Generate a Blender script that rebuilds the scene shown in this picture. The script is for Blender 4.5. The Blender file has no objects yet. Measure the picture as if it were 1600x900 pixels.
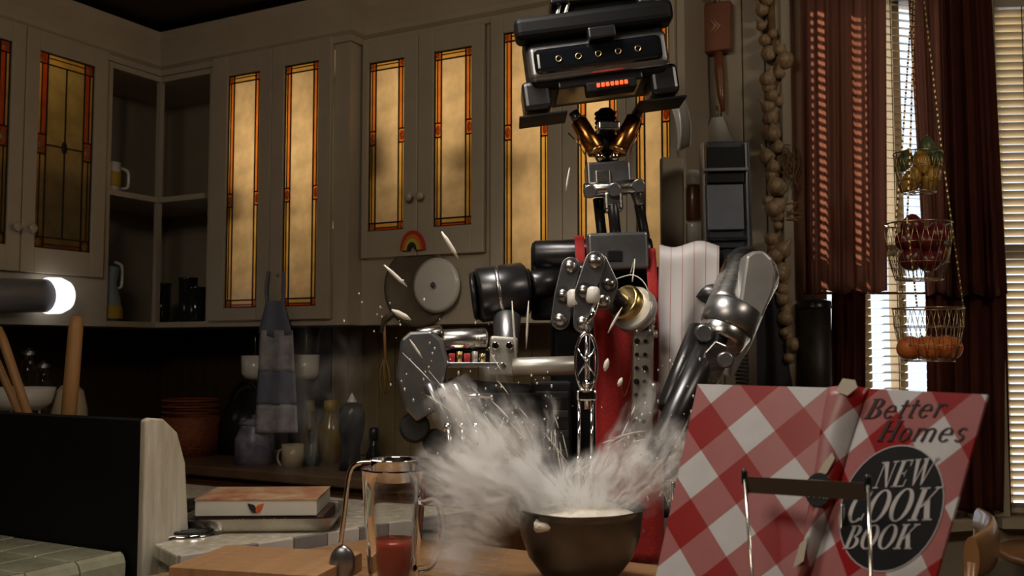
import bpy, bmesh, math, random
from mathutils import Vector, Matrix
random.seed(7)
R_ = math.radians
sc = bpy.context.scene
col = sc.collection
V = Vector

# ------------------------------------------------------------------ camera
FPX = 1500.0; CX, CY = 800.0, 450.0
YAW = R_(28.2); PITCH = math.atan(95 / FPX); CAMZ = 1.32
RV = V((math.cos(YAW), math.sin(YAW), 0)); DV = V((-math.sin(YAW), math.cos(YAW), 0)); ZV = V((0, 0, 1))
FW = DV * math.cos(PITCH) + ZV * math.sin(PITCH); UP = -DV * math.sin(PITCH) + ZV * math.cos(PITCH)
CAM = V((0, 0, CAMZ))
cd = bpy.data.cameras.new('camera'); cam = bpy.data.objects.new('camera', cd); col.objects.link(cam)
cd.sensor_width = 36; cd.lens = FPX / 1600 * 36; cd.clip_start = .05
cam.matrix_world = Matrix((RV, UP, -FW)).transposed().to_4x4(); cam.location = CAM
cd.dof.use_dof = True; cd.dof.focus_distance = 2.05; cd.dof.aperture_fstop = 6.3
sc.camera = cam

# ------------------------------------------------------------------ world, sun, lights, exposure
w = bpy.data.worlds.new('world'); sc.world = w; w.use_nodes = True
w.node_tree.nodes['Background'].inputs[0].default_value = (.74, .83, 1, 1)
w.node_tree.nodes['Background'].inputs[1].default_value = 1.7
sc.view_settings.view_transform = 'Standard'; sc.view_settings.look = 'None'
sc.view_settings.gamma = 1; sc.view_settings.use_curve_mapping = False; sc.view_settings.exposure = 0
def light(name, typ, loc, energy, color, aim=None, size=.3, size_y=None, **k):
    l = bpy.data.lights.new(name, typ); l.energy = energy; l.color = color
    if typ == 'AREA':
        l.size = size
        if size_y: l.shape = 'RECTANGLE'; l.size_y = size_y
    elif typ == 'POINT': l.shadow_soft_size = size
    for a, b in k.items(): setattr(l, a, b)
    o = bpy.data.objects.new(name, l); col.objects.link(o); o.location = loc
    if aim is not None: o.rotation_euler = (V(aim) - V(loc)).to_track_quat('-Z', 'Y').to_euler()
    return o
sun = light('sun', 'SUN', (0, 6, 5), 24, (1, .84, .64), aim=(-.45, 1.9, 3.25), angle=R_(.6))
# unseen area lights added overhead to light the room, without fixtures
light('added_key_light', 'AREA', (-.9, .15, 2.50), 17, (1, .85, .67), aim=(-1.1, 1.9, 1.1), size=.7)
light('added_side_light', 'AREA', (.85, 1.55, 2.50), 12, (1, .85, .68), aim=(-.7, 1.9, 1.2), size=.5)

light('added_top_light', 'AREA', (-.95, 1.45, 2.50), 8.5, (1, .92, .82), aim=(-.72, 1.78, 1.0), size=.45, spread=R_(105))  # unseen area light added above the robot, flour and bowl
sc.cycles.volume_bounces = 4; sc.cycles.volume_max_steps = 128
# ------------------------------------------------------------------ helpers
def P(px, py, z):
    """world point seen at pixel (px, py), z metres in front of the camera"""
    dr = FW + RV * ((px - CX) / FPX) - UP * ((py - CY) / FPX)
    return CAM + dr * (z / dr.dot(DV))
def ray(px, py): return FW + RV * ((px - CX) / FPX) - UP * ((py - CY) / FPX)
def onY(px, py, Y): d = ray(px, py); return CAM + d * ((Y - CAM.y) / d.y)
def onX(px, py, X): d = ray(px, py); return CAM + d * ((X - CAM.x) / d.x)
def onZ(px, py, Z): d = ray(px, py); return CAM + d * ((Z - CAM.z) / d.z)
def cw(l, z, h): return RV * l + DV * z + ZV * h      # right, depth, height -> world
def frame_from(axis, hint=ZV):
    a = axis.normalized()
    if abs(a.dot(hint)) > .98: hint = RV
    u = hint.cross(a).normalized(); v = a.cross(u)
    return u, v, a
CAMR = Matrix((RV, DV, ZV)).transposed()               # columns: right, depth, up
def rot(ax, deg): return Matrix.Rotation(R_(deg), 3, ax)

class MB:
    def __init__(s): s.v = []; s.f = []; s.sm = []; s.mi = []; s.uv = {}; s.m = 0
    def add(s, vs, fs, smooth=False, uvs=None):
        b = len(s.v); s.v += [V(p) for p in vs]
        for f in fs: s.f.append(tuple(i + b for i in f)); s.sm.append(smooth); s.mi.append(s.m)
        if uvs:
            for i, t in enumerate(uvs): s.uv[b + i] = t
        return s
    def box(s, c, size, R=None):
        R = R or Matrix.Identity(3); c = V(c); x, y, z = (k / 2 for k in size)
        vs = [c + R @ V((a * x, b * y, d * z)) for a in (-1, 1) for b in (-1, 1) for d in (-1, 1)]
        return s.add(vs, [(0, 1, 3, 2), (4, 6, 7, 5), (0, 4, 5, 1), (2, 3, 7, 6), (0, 2, 6, 4), (1, 5, 7, 3)])
    def boxmm(s, a, b):
        a, b = V(a), V(b); return s.box((a + b) / 2, [abs(k) for k in (b - a)])
    def lathe(s, base, axis, prof, n=20, smooth=True, cap=True, hint=ZV, sx=1, sy=1):
        u, v, a = frame_from(V(axis), hint); base = V(base); vs = []; fs = []
        for r, h in prof:
            for i in range(n):
                t = 2 * math.pi * i / n; vs.append(base + a * h + u * (r * sx * math.cos(t)) + v * (r * sy * math.sin(t)))
        for j in range(len(prof) - 1):
            for i in range(n):
                k = (i + 1) % n; fs.append((j * n + i, j * n + k, (j + 1) * n + k, (j + 1) * n + i))
        s.add(vs, fs, smooth)
        if cap:
            b = len(s.v) - len(vs)
            for j, rev in ((0, True), (len(prof) - 1, False)):
                if prof[j][0] > 1e-5:
                    ring = [b + j * n + i for i in range(n)]
                    s.f.append(tuple(reversed(ring)) if rev else tuple(ring)); s.sm.append(False); s.mi.append(s.m)
        return s
    def cyl(s, p0, p1, r0, r1=None, n=20, bev=0):
        p0, p1 = V(p0), V(p1); r1 = r0 if r1 is None else r1; L = (p1 - p0).length
        pr = [(r0, 0), (r1, L)] if not bev else [(r0 - bev, 0), (r0, bev), (r1, L - bev), (r1 - bev, L)]
        b = len(s.f); s.lathe(p0, p1 - p0, pr, n)
        return s
    def tube(s, pts, r, n=8, closed=False):
        pts = [V(p) for p in pts]; N = len(pts); vs = []; fs = []
        rr = r if isinstance(r, (list, tuple)) else [r] * N
        prev = None
        for i, p in enumerate(pts):
            if closed: t = pts[(i + 1) % N] - pts[i - 1]
            else: t = pts[min(i + 1, N - 1)] - pts[max(i - 1, 0)]
            t.normalize()
            if prev is None: u, v, _ = frame_from(t)
            else:
                u = prev - t * prev.dot(t); u.normalize(); v = t.cross(u)
            prev = u
            for k in range(n):
                a = 2 * math.pi * k / n; vs.append(p + u * (rr[i] * math.cos(a)) + v * (rr[i] * math.sin(a)))
        for i in range(N if closed else N - 1):
            j = (i + 1) % N
            for k in range(n):
                q = (k + 1) % n; fs.append((i * n + k, i * n + q, j * n + q, j * n + k))
        if not closed: fs += [tuple(range(n - 1, -1, -1)), tuple((N - 1) * n + k for k in range(n))]
        return s.add(vs, fs, True)
    def ball(s, c, r, R=None, nu=14, nv=9, fn=None):
        R = R or Matrix.Identity(3); c = V(c); r = V(r) if not isinstance(r, (int, float)) else V((r, r, r)); vs = []; fs = []
        for j in range(nv + 1):
            ph = math.pi * j / nv
            for i in range(nu):
                th = 2 * math.pi * i / nu
                q = V((math.sin(ph) * math.cos(th), math.sin(ph) * math.sin(th), -math.cos(ph)))
                k = fn(q) if fn else 1
                vs.append(c + R @ V((q.x * r.x * k, q.y * r.y * k, q.z * r.z * k)))
        for j in range(nv):
            for i in range(nu):
                q = (i + 1) % nu; fs.append((j * nu + i, j * nu + q, (j + 1) * nu + q, (j + 1) * nu + i))
        return s.add(vs, fs, True)
    def prism(s, pts, off, smooth=False):
        """polygon of world points pushed along off"""
        n = len(pts); off = V(off); a = [V(p) for p in pts]; b = [p + off for p in a]
        fs = [tuple(range(n - 1, -1, -1)), tuple(range(n, 2 * n))] + [(i, (i + 1) % n, n + (i + 1) % n, n + i) for i in range(n)]
        s.add(a + b, fs, smooth)
        return s
    def grid(s, fn, nu, nv, smooth=True, uv=False):
        vs = [fn(i / nu, j / nv) for j in range(nv + 1) for i in range(nu + 1)]; W = nu + 1
        fs = [(j * W + i, j * W + i + 1, (j + 1) * W + i + 1, (j + 1) * W + i) for j in range(nv) for i in range(nu)]
        return s.add(vs, fs, smooth, [(i / nu, j / nv) for j in range(nv + 1) for i in range(nu + 1)] if uv else None)
    def build(s, name, mats, parent=None, bev=0, solid=0, fix=True, label=None, kind=None, bseg=2):
        me = bpy.data.meshes.new(name)
        lo = V([min(p[k] for p in s.v) for k in range(3)]); hi = V([max(p[k] for p in s.v) for k in range(3)])
        c = V(((lo.x + hi.x) / 2, (lo.y + hi.y) / 2, lo.z))
        me.from_pydata([p - c for p in s.v], [], s.f)
        me.polygons.foreach_set('use_smooth', s.sm)
        me.polygons.foreach_set('material_index', s.mi)
        if s.uv:
            ul = me.uv_layers.new(name='UVMap')
            for l in me.loops: ul.data[l.index].uv = s.uv.get(l.vertex_index, (0, 0))
        for m in (mats if isinstance(mats, (list, tuple)) else [mats]): me.materials.append(m)
        me.update()
        if fix:
            bm = bmesh.new(); bm.from_mesh(me); bmesh.ops.recalc_face_normals(bm, faces=bm.faces); bm.to_mesh(me); bm.free()
        o = bpy.data.objects.new(name, me); col.objects.link(o)
        o['w'] = list(c)
        if parent is not None: o.parent = parent; o.location = c - V(parent['w'])
        else: o.location = c
        if solid:
            md = o.modifiers.new('solid', 'SOLIDIFY'); md.thickness = solid; md.offset = 0
        if bev:
            md = o.modifiers.new('bevel', 'BEVEL'); md.width = bev; md.segments = bseg; md.limit_method = 'ANGLE'; md.angle_limit = R_(40)
        if label: o['label'] = label
        if kind: o['kind'] = kind
        return o
def tag(o, label, cat, group=None, kind=None):
    o['label'] = label; o['category'] = cat
    if group: o['group'] = group
    if kind: o['kind'] = kind
    return o
def thing(name, label, cat, loc, group=None):
    o = bpy.data.objects.new(name, None); col.objects.link(o); o.location = V(loc); o['w'] = list(V(loc)); o.empty_display_size = .05
    return tag(o, label, cat, group)
def struct(o): o['kind'] = 'structure'; return o

# ------------------------------------------------------------------ materials
MATS = {}
def mat(name, color, rough=.5, metal=0, var=0, vscale=8, bump=0, bscale=60, color2=None, stretch=None, emit=0, coat=0, spec=.5, sheen=0, trans=0, ior=1.45, alpha=1):
    if name in MATS: return MATS[name]
    m = bpy.data.materials.new(name); m.use_nodes = True; nt = m.node_tree; b = nt.nodes['Principled BSDF']
    b.inputs['Base Color'].default_value = (*color, 1); b.inputs['Roughness'].default_value = rough; b.inputs['Metallic'].default_value = metal
    b.inputs['Specular IOR Level'].default_value = spec; b.inputs['Coat Weight'].default_value = coat
    b.inputs['Transmission Weight'].default_value = trans; b.inputs['IOR'].default_value = ior; b.inputs['Alpha'].default_value = alpha
    if sheen: b.inputs['Sheen Weight'].default_value = sheen
    if emit: b.inputs['Emission Color'].default_value = (*color, 1); b.inputs['Emission Strength'].default_value = emit
    if var or bump:
        tc = nt.nodes.new('ShaderNodeTexCoord'); mp = nt.nodes.new('ShaderNodeMapping'); nt.links.new(tc.outputs['Object'], mp.inputs[0])
        if stretch: mp.inputs['Scale'].default_value = stretch
    if var:
        nz = nt.nodes.new('ShaderNodeTexNoise'); nz.inputs['Scale'].default_value = vscale; nz.inputs['Detail'].default_value = 6; nz.inputs['Roughness'].default_value = .65
        nt.links.new(mp.outputs[0], nz.inputs['Vector'])
        rp = nt.nodes.new('ShaderNodeValToRGB'); rp.color_ramp.elements[0].position = .32; rp.color_ramp.elements[1].position = .68
        c2 = color2 or tuple(k * (1 - var) for k in color)
        rp.color_ramp.elements[0].color = (*c2, 1); rp.color_ramp.elements[1].color = (*color, 1)
        nt.links.new(nz.outputs['Fac'], rp.inputs[0]); nt.links.new(rp.outputs[0], b.inputs['Base Color'])
        rr = nt.nodes.new('ShaderNodeMapRange'); rr.inputs[3].default_value = max(0, rough - .08); rr.inputs[4].default_value = min(1, rough + .08)
        nt.links.new(nz.outputs['Fac'], rr.inputs[0]); nt.links.new(rr.outputs[0], b.inputs['Roughness'])
    if bump:
        n2 = nt.nodes.new('ShaderNodeTexNoise'); n2.inputs['Scale'].default_value = bscale; n2.inputs['Detail'].default_value = 4
        nt.links.new(mp.outputs[0], n2.inputs['Vector'])
        bp = nt.nodes.new('ShaderNodeBump'); bp.inputs['Strength'].default_value = bump; bp.inputs['Distance'].default_value = .01
        nt.links.new(n2.outputs['Fac'], bp.inputs['Height']); nt.links.new(bp.outputs[0], b.inputs['Normal'])
    MATS[name] = m
    return m
def glowglass(name, color, fac=.85, streak=True):
    """stained glass: passes diffused light, keeps a weak surface sheen"""
    m = bpy.data.materials.new(name); m.use_nodes = True; nt = m.node_tree; nt.nodes.clear(); N = nt.nodes.new; L = nt.links.new
    out = N('ShaderNodeOutputMaterial'); tr = N('ShaderNodeBsdfTranslucent'); df = N('ShaderNodeBsdfDiffuse'); gl = N('ShaderNodeBsdfGlossy'); m1 = N('ShaderNodeMixShader'); m2 = N('ShaderNodeMixShader')
    tc = N('ShaderNodeTexCoord'); nz = N('ShaderNodeTexNoise'); nz.inputs['Scale'].default_value = 14; rp = N('ShaderNodeValToRGB')
    rp.color_ramp.elements[0].color = (*[k * .72 for k in color], 1); rp.color_ramp.elements[1].color = (*color, 1)
    rp.color_ramp.elements[0].position = .35; rp.color_ramp.elements[1].position = .65
    L(tc.outputs['Object'], nz.inputs['Vector']); L(nz.outputs['Fac'], rp.inputs[0])
    L(rp.outputs[0], tr.inputs[0]); L(rp.outputs[0], df.inputs[0]); gl.inputs['Roughness'].default_value = .25
    m1.inputs[0].default_value = fac; L(df.outputs[0], m1.inputs[1]); L(tr.outputs[0], m1.inputs[2])
    m2.inputs[0].default_value = .05; L(m1.outputs[0], m2.inputs[1]); L(gl.outputs[0], m2.inputs[2]); L(m2.outputs[0], out.inputs[0])
    return m
def fabric_translucent(name, color, t=.35, var=.3, through=None):
    m = mat(name, color, .9, var=var, vscale=20, bump=.2, bscale=400, spec=.1); nt = m.node_tree; b = nt.nodes['Principled BSDF']; out = nt.nodes['Material Output']
    tr = nt.nodes.new('ShaderNodeBsdfTranslucent'); tr.inputs[0].default_value = (*(through or [min(1, k * 1.8) for k in color]), 1); mx = nt.nodes.new('ShaderNodeMixShader'); mx.inputs[0].default_value = t
    nt.links.new(b.outputs[0], mx.inputs[1]); nt.links.new(tr.outputs[0], mx.inputs[2]); nt.links.new(mx.outputs[0], out.inputs[0])
    return m
def clearglass(name, color=(1, 1, 1), rough=.02):
    """thin glass: lets light straight through with a weak mirror sheen"""
    m = bpy.data.materials.new(name); m.use_nodes = True; nt = m.node_tree; nt.nodes.clear(); N = nt.nodes.new; L = nt.links.new
    out = N('ShaderNodeOutputMaterial'); tp = N('ShaderNodeBsdfTransparent'); gl = N('ShaderNodeBsdfGlossy'); mx = N('ShaderNodeMixShader'); 
    tp.inputs[0].default_value = (*color, 1); gl.inputs['Roughness'].default_value = rough; mx.inputs[0].default_value = .06
    L(tp.outputs[0], mx.inputs[1]); L(gl.outputs[0], mx.inputs[2]); L(mx.outputs[0], out.inputs[0])
    return m

CREAM = mat('cream_paint', (.41, .345, .255), .48, var=.14, vscale=5, bump=.04, bscale=30)
WALLP = mat('wall_paint', (.40, .34, .25), .6, var=.15, vscale=4, bump=.05, bscale=40)
INSIDE = mat('cabinet_inside', (.30, .25, .18), .6, var=.2, vscale=6)
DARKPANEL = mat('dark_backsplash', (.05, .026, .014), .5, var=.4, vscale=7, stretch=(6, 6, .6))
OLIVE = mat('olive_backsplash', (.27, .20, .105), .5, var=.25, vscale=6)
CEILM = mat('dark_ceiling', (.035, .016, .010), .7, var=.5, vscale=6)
FLOORM = mat('floor_wood', (.16, .085, .045), .5, var=.4, vscale=6, stretch=(1, 8, 1))
WOOD = mat('butcher_block', (.34, .185, .085), .42, var=.35, vscale=9, stretch=(1, 9, 1), bump=.05)
BOARDW = mat('board_wood', (.42, .23, .11), .45, var=.3, vscale=10, stretch=(9, 1, 1), bump=.05)
SPOONW = mat('spoon_wood', (.50, .26, .10), .5, var=.3, vscale=14, stretch=(1, 1, .2))
DARKWOOD = mat('dark_wood', (.12, .045, .018), .35, var=.35, vscale=12, stretch=(1, 1, .2), coat=.3)
CHAIRW = mat('chair_wood', (.34, .16, .06), .35, var=.3, vscale=12, stretch=(1, 1, .2), coat=.3)
STEEL = mat('brushed_steel', (.56, .55, .53), .26, 1, var=.15, vscale=30, stretch=(1, 1, 8))
CHROME = mat('chrome', (.82, .82, .82), .08, 1)
GUN = mat('gunmetal', (.075, .075, .08), .3, .85, var=.25, vscale=18)
GREYM = mat('grey_metal', (.30, .30, .31), .32, .9, var=.2, vscale=22)
PALEM = mat('pale_metal', (.52, .50, .45), .38, .7, var=.18, vscale=22)
BLACK = mat('black_paint', (.006, .006, .007), .55, var=.3, vscale=10, spec=.22)
BLACKP = mat('black_plastic', (.012, .012, .013), .28)
RUBBER = mat('black_rubber', (.012, .012, .012), .7)
COPPER = mat('copper', (.72, .30, .09), .25, 1, var=.2, vscale=16)
BRASS = mat('brass', (.62, .46, .20), .28, 1, var=.2, vscale=16)
REDF = mat('red_fabric', (.42, .012, .010), .75, var=.25, vscale=25, bump=.25, bscale=160, sheen=.2)
ENAMEL = mat('white_enamel', (.62, .58, .50), .25, var=.22, vscale=7, stretch=(6, 6, .7), color2=(.40, .35, .24), coat=.3)
TILEM = mat('tile_glaze', (.42, .42, .31), .2, var=.25, vscale=12, color2=(.28, .26, .17), coat=.4)
GROUT = mat('grout', (.10, .09, .07), .9)
WHITEC = mat('white_ceramic', (.66, .63, .57), .25, var=.08, vscale=6, coat=.3)
CREAMC = mat('cream_ceramic', (.46, .38, .25), .3, var=.15, vscale=8, coat=.2)
LEAD = mat('lead_came', (.03, .022, .016), .5, .6)
GLASS = clearglass('clear_glass', (.93, .95, .95))
AMBER = glowglass('amber_glass', (.86, .66, .40))
ORANGE = glowglass('orange_glass', (.85, .24, .035))
REDG = glowglass('red_glass', (.70, .09, .012))
YELG = glowglass('yellow_glass', (.85, .50, .12))
OLIVEG = glowglass('unlit_olive_glass', (.62, .46, .17))  # darker copy of the amber glass, standing for panes without cabinet light

# ================================================================== the room
YF1, YF2, YW = 2.56, 2.63, 2.89          # cabinet fronts on the back wall, and the wall itself
XF, XW = -2.90, -3.23                    # left cabinet front and left wall
A0 = P(1243, 545, 2.83); A0.y = YW; A0.z = 0
AD = (RV * math.cos(R_(17)) + DV * math.sin(R_(17))); AN = ZV.cross(AD).normalized(); AN = AN if AN.dot(DV) < 0 else -AN   # AN faces the room
A1 = A0 + AD * .68
BD = (RV * math.cos(R_(-4)) + DV * math.sin(R_(-4))); BN = -ZV.cross(BD).normalized(); BN = BN if BN.dot(DV) < 0 else -BN
B1 = A1 + BD * 2.6
HC = 2.53
struct(MB().boxmm((-3.4, -2.2, -.05), (2.6, 4.6, 0)).build('floor', FLOORM))
rim = [(-3.4, -2.2), (2.4, -2.2), (2.4, B1.y + .1), (B1.x, B1.y + .05), (A1.x - .02, A1.y + .1), (A0.x - .05, YW + .1), (-3.4, YW + .1)]
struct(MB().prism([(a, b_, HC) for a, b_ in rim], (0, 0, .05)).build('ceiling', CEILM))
struct(MB().boxmm((XW - .1, -2.2, 0), (XW, YW + .1, HC)).build('wall_left', WALLP))
struct(MB().boxmm((2.3, -2.2, 0), (2.4, 5.1, HC)).build('wall_right', WALLP))
struct(MB().boxmm((XW, -2.2, 0), (2.3, -2.1, HC)).build('wall_front', WALLP))
# the back wall: painted boards beside the window, each board its own piece
wb = struct(MB().boxmm((XW, YW, 0), (A0.x, YW + .1, HC)).build('wall_back', WALLP))
x = -1.02; k = 0
while x < A0.x - .02:
    x1 = min(x + .069, A0.x - .012)
    MB().boxmm((x + .0015, YW - .012, .92), (x1 - .0015, YW, HC - .005)).build('board', CREAM, wb, bev=.003); x = x1
def slabwall(name, p0, dr, nrm, length, holes, m, th=.1):
    """vertical wall from p0 along dr with rectangular openings (a0,a1,z0,z1); nrm looks into the room"""
    mb = MB(); back = -nrm * th
    def seg(a0, a1, z0, z1):
        if a1 - a0 < 1e-4 or z1 - z0 < 1e-4: return
        q = [p0 + dr * a + ZV * z for a, z in ((a0, z0), (a1, z0), (a1, z1), (a0, z1))]; mb.prism(q, back)
    a = 0
    for (h0, h1, z0, z1) in holes:
        seg(a, h0, 0, HC); seg(h0, h1, 0, z0); seg(h0, h1, z1, HC); a = h1
    seg(a, length, 0, HC)
    return struct(mb.build(name, m))
slabwall('wall_bay', A0, AD, AN, .68, [(.10, .60, .80, 2.45)], WALLP)
slabwall('wall_bay_far', A1, BD, BN, 2.6, [(.06, .64, .80, 2.45)], WALLP)
WINFR = mat('window_paint', (.50, .42, .30), .45, var=.1, vscale=6)
BLINDM = mat('blind_slat', (.46, .40, .30), .45); CORD = mat('cord', (.25, .2, .14), .8)
def window(n, p0, dr, nrm, a0, a1, z0, z1, mull, lab, tilt=10):
    o = MB()
    def bar(u0, u1, v0, v1, d0=.03, d1=.075):
        q = [p0 + dr * u + ZV * v - nrm * d0 for u, v in ((u0, v0), (u1, v0), (u1, v1), (u0, v1))]; o.prism(q, -nrm * (d1 - d0))
    bar(a0, a0 + .03, z0, z1); bar(a1 - .03, a1, z0, z1); bar(a0, a1, z0, z0 + .035); bar(a0, a1, z1 - .035, z1)
    bar(a0, a1, (z0 + z1) / 2 - .018, (z0 + z1) / 2 + .018)
    wf = struct(o.build(f'window_{n}', WINFR))
    for m_ in mull:
        o = MB(); bar(m_ - .014, m_ + .014, z0 + .035, z1 - .035, .025, .07); o.build('mullion', WINFR, wf)
    gx = [a0 + .03] + list(mull) + [a1 - .03]
    for g0, g1 in zip(gx, gx[1:]):
        for v0, v1 in ((z0 + .035, (z0 + z1) / 2 - .018), ((z0 + z1) / 2 + .018, z1 - .035)):
            o = MB(); q = [p0 + dr * u + ZV * v - nrm * .05 for u, v in ((g0, v0), (g1, v0), (g1, v1), (g0, v1))]; o.prism(q, -nrm * .004); o.build('pane', GLASS, wf)
    o = MB(); q = [p0 + dr * u + ZV * v + nrm * .0 for u, v in ((a0 - .04, z0 - .03), (a1 + .04, z0 - .03), (a1 + .04, z0), (a0 - .04, z0))]; o.prism(q, nrm * .05); o.build('window_sill', WINFR, wf)
    for u0, u1 in ((a0 - .05, a0), (a1, a1 + .05)):
        o = MB(); q = [p0 + dr * u + ZV * v for u, v in ((u0, z0), (u1, z0), (u1, z1 + .06), (u0, z1 + .06))]; o.prism(q, nrm * .018); o.build('casing', WINFR, wf, bev=.004)
    # blind
    b = thing('venetian_blind', lab, 'blind', p0 + dr * ((a0 + a1) / 2) + ZV * z0)
    q = p0 + dr * ((a0 + a1) / 2) + ZV * (z1 - .02) - nrm * .012
    Rm = Matrix((dr, -nrm, ZV)).transposed()
    MB().box(q, (a1 - a0 - .012, .03, .03), Rm).build('head_rail', BLINDM, b)
    s0 = None; z = z1 - .05; Wd = a1 - a0 - .016
    while z > z0 + .03:
        c = p0 + dr * ((a0 + a1) / 2) + ZV * z - nrm * .012
        if s0 is None:
            Rt = Rm @ rot('X', tilt)
            s0 = MB().box(c, (Wd, .0245, .0012), Rt).build('slat', BLINDM, b)
        else:
            s = s0.copy(); col.objects.link(s); s.location = s0.location + ZV * (z - zt)
        if s0 is not None and 'zt' not in locals(): zt = z
        z -= .0245
    for u in (a0 + .09, (a0 + a1) / 2 + .01, a1 - .09):
        MB().cyl(p0 + dr * u + ZV * (z0 + .02) + nrm * .002, p0 + dr * u + ZV * (z1 - .03) + nrm * .002, .0016, n=6).build('cord', CORD, b)
    MB().box(p0 + dr * ((a0 + a1) / 2) + ZV * (z0 + .018) - nrm * .012, (Wd, .02, .014), Rm).build('bottom_rail', BLINDM, b)
    return wf
window(1, A0, AD, AN, .10, .60, .80, 2.45, (.27, .40), 'bright sunlit venetian blind behind the reddish curtains and fruit basket')
window(2, A1, BD, BN, .06, .64, .80, 2.45, (.215,), 'tan venetian blind at the right-hand edge, beside the dark curtain', -52)
# upright casing between boards and curtain
for (u0, wd_, th_) in ((1236, .03, .03), (1222, .02, .018)):
    p = onY(u0, 300, YW)
    struct(MB().boxmm((p.x - wd_ / 2, YW - th_ - .012, .9), (p.x + wd_ / 2, YW, HC)).build('trim_1' if wd_ > .025 else 'trim_2', CREAM, bev=.004))

# ================================================================== wall cabinets
class Fr:
    """flat front: O + U*u + Z*v, N looks out of the cabinet"""
    def __init__(s, O, U, N): s.O, s.U, s.N = V(O), V(U), V(N); s.M = Matrix((s.U, s.N, ZV)).transposed()
    def p(s, u, v, n=0): return s.O + s.U * u + ZV * v + s.N * n
    def bar(s, mb, u0, u1, v0, v1, n0, n1):
        mb.box(s.p((u0 + u1) / 2, (v0 + v1) / 2, (n0 + n1) / 2), (abs(u1 - u0), abs(n1 - n0), abs(v1 - v0)), s.M)
FB1 = Fr((0, YF1, 0), (1, 0, 0), (0, -1, 0)); FB2 = Fr((0, YF2, 0), (1, 0, 0), (0, -1, 0)); FL = Fr((XF, 0, 0), (0, 1, 0), (1, 0, 0))
def quad(fr, u0, u1, v0, v1, n): return [fr.p(u0, v0, n), fr.p(u1, v0, n), fr.p(u1, v1, n), fr.p(u0, v1, n)]
KNOBM = mat('knob_ceramic', (.40, .33, .24), .3, coat=.3)
def glazed_door(cab, fr, door, pane, knot=.5, lit=True, split=False, knob=None, th=.02):
    d0, d1, e0, e1 = door; a0, a1, b0, b1 = pane
    mb = MB()
    fr.bar(mb, d0, a0, e0, e1, 0, th); fr.bar(mb, a1, d1, e0, e1, 0, th); fr.bar(mb, a0, a1, e0, b0, 0, th); fr.bar(mb, a0, a1, b1, e1, 0, th)
    do = mb.build('door', CREAM, cab, bev=.0025)
    cen, bo, bi, bot = (AMBER, YELG, ORANGE, REDG) if lit else (OLIVEG, YELG, REDG, ORANGE)
    w_, h_ = a1 - a0, b1 - b0; s = min(.026, w_ * .25) if not split else .036; o_ = s * .42; n = th * .45; hr = s * 1.05
    km = b0 + h_ * knot; kh = s * .9
    def pn(u0, u1, v0, v1, m, name='glass_pane'): MB().add(quad(fr, u0, u1, v0, v1, n), [(0, 1, 2, 3)]).build(name, m, do, fix=False)
    cols = [(a0 + s, a1 - s)] if not split else [(a0 + s, (a0 + a1) / 2), ((a0 + a1) / 2, a1 - s)]
    for c0, c1 in cols:
        pn(c0, c1, b0 + hr, km, cen); pn(c0, c1, km, b1 - hr, cen)
    for sgn in (0, 1):
        ed = (a0, a0 + o_, a0 + s) if sgn == 0 else (a1, a1 - o_, a1 - s)
        for v0, v1, up in ((b0 + hr, km - kh, 0), (km + kh, b1 - hr, 1)):
            pn(min(ed[0], ed[1]), max(ed[0], ed[1]), v0, v1, bo); pn(min(ed[1], ed[2]), max(ed[1], ed[2]), v0, v1, bi if up else bo)
        for v0, v1 in ((b0, b0 + hr), (km - kh, km + kh), (b1 - hr, b1)):
            pn(min(ed[0], ed[2]), max(ed[0], ed[2]), v0, v1, bi)
            c = fr.p((ed[0] + ed[2]) / 2, (v0 + v1) / 2, n + .001); MB().ball(c, (s * .33, .003, (v1 - v0) * .38), fr.M, 10, 6).build('jewel', bo, do)
    for v0, v1, q in ((b0, b0 + hr, 0), (b1 - hr, b1, 1)):
        vm = v0 + (v1 - v0) * (.42 if q == 0 else .58)
        pn(a0 + s, a1 - s, v0, vm, bot if q == 0 else bo); pn(a0 + s, a1 - s, vm, v1, bo if q == 0 else YELG)
    lc = MB(); t = .0022
    def vb(u, v0, v1, t=t): fr.bar(lc, u - t, u + t, v0, v1, n - .002, n + .003)
    def hb(u0, u1, v, t=t): fr.bar(lc, u0, u1, v - t, v + t, n - .002, n + .003)
    for e in (a0, a1): vb(e, b0, b1, .004)
    for e in (b0, b1): hb(a0, a1, e, .004)
    for u in (a0 + s, a1 - s): vb(u, b0, b1)
    for u in (a0 + o_, a1 - o_): vb(u, b0 + hr, km - kh, .0015); vb(u, km + kh, b1 - hr, .0015)
    for v in (b0 + hr, b1 - hr): hb(a0, a1, v)
    hb(a0 + s, a1 - s, b1 - hr * .42, .0014); hb(a0 + s, a1 - s, b0 + hr * .42, .0014)
    for u0, u1 in ((a0, a0 + s), (a1 - s, a1)):
        for v in (km - kh, km + kh): hb(u0, u1, v)
    if split:
        vb((a0 + a1) / 2, b0 + hr, b1 - hr); hb(a0 + s, a1 - s, km)
        lc.ball(fr.p((a0 + a1) / 2, km, n), (.012, .003, .022), fr.M, 10, 6)
    lc.build('lead_came', LEAD, do)
    if knob:
        kp = fr.p(knob[0], knob[1], th)
        MB().lathe(kp, fr.N, [(.005, -.002), (.005, .012), (.014, .016), (.016, .022), (.011, .028), (0, .029)], 14, cap=False).build('knob', KNOBM, do)
    return do
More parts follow.
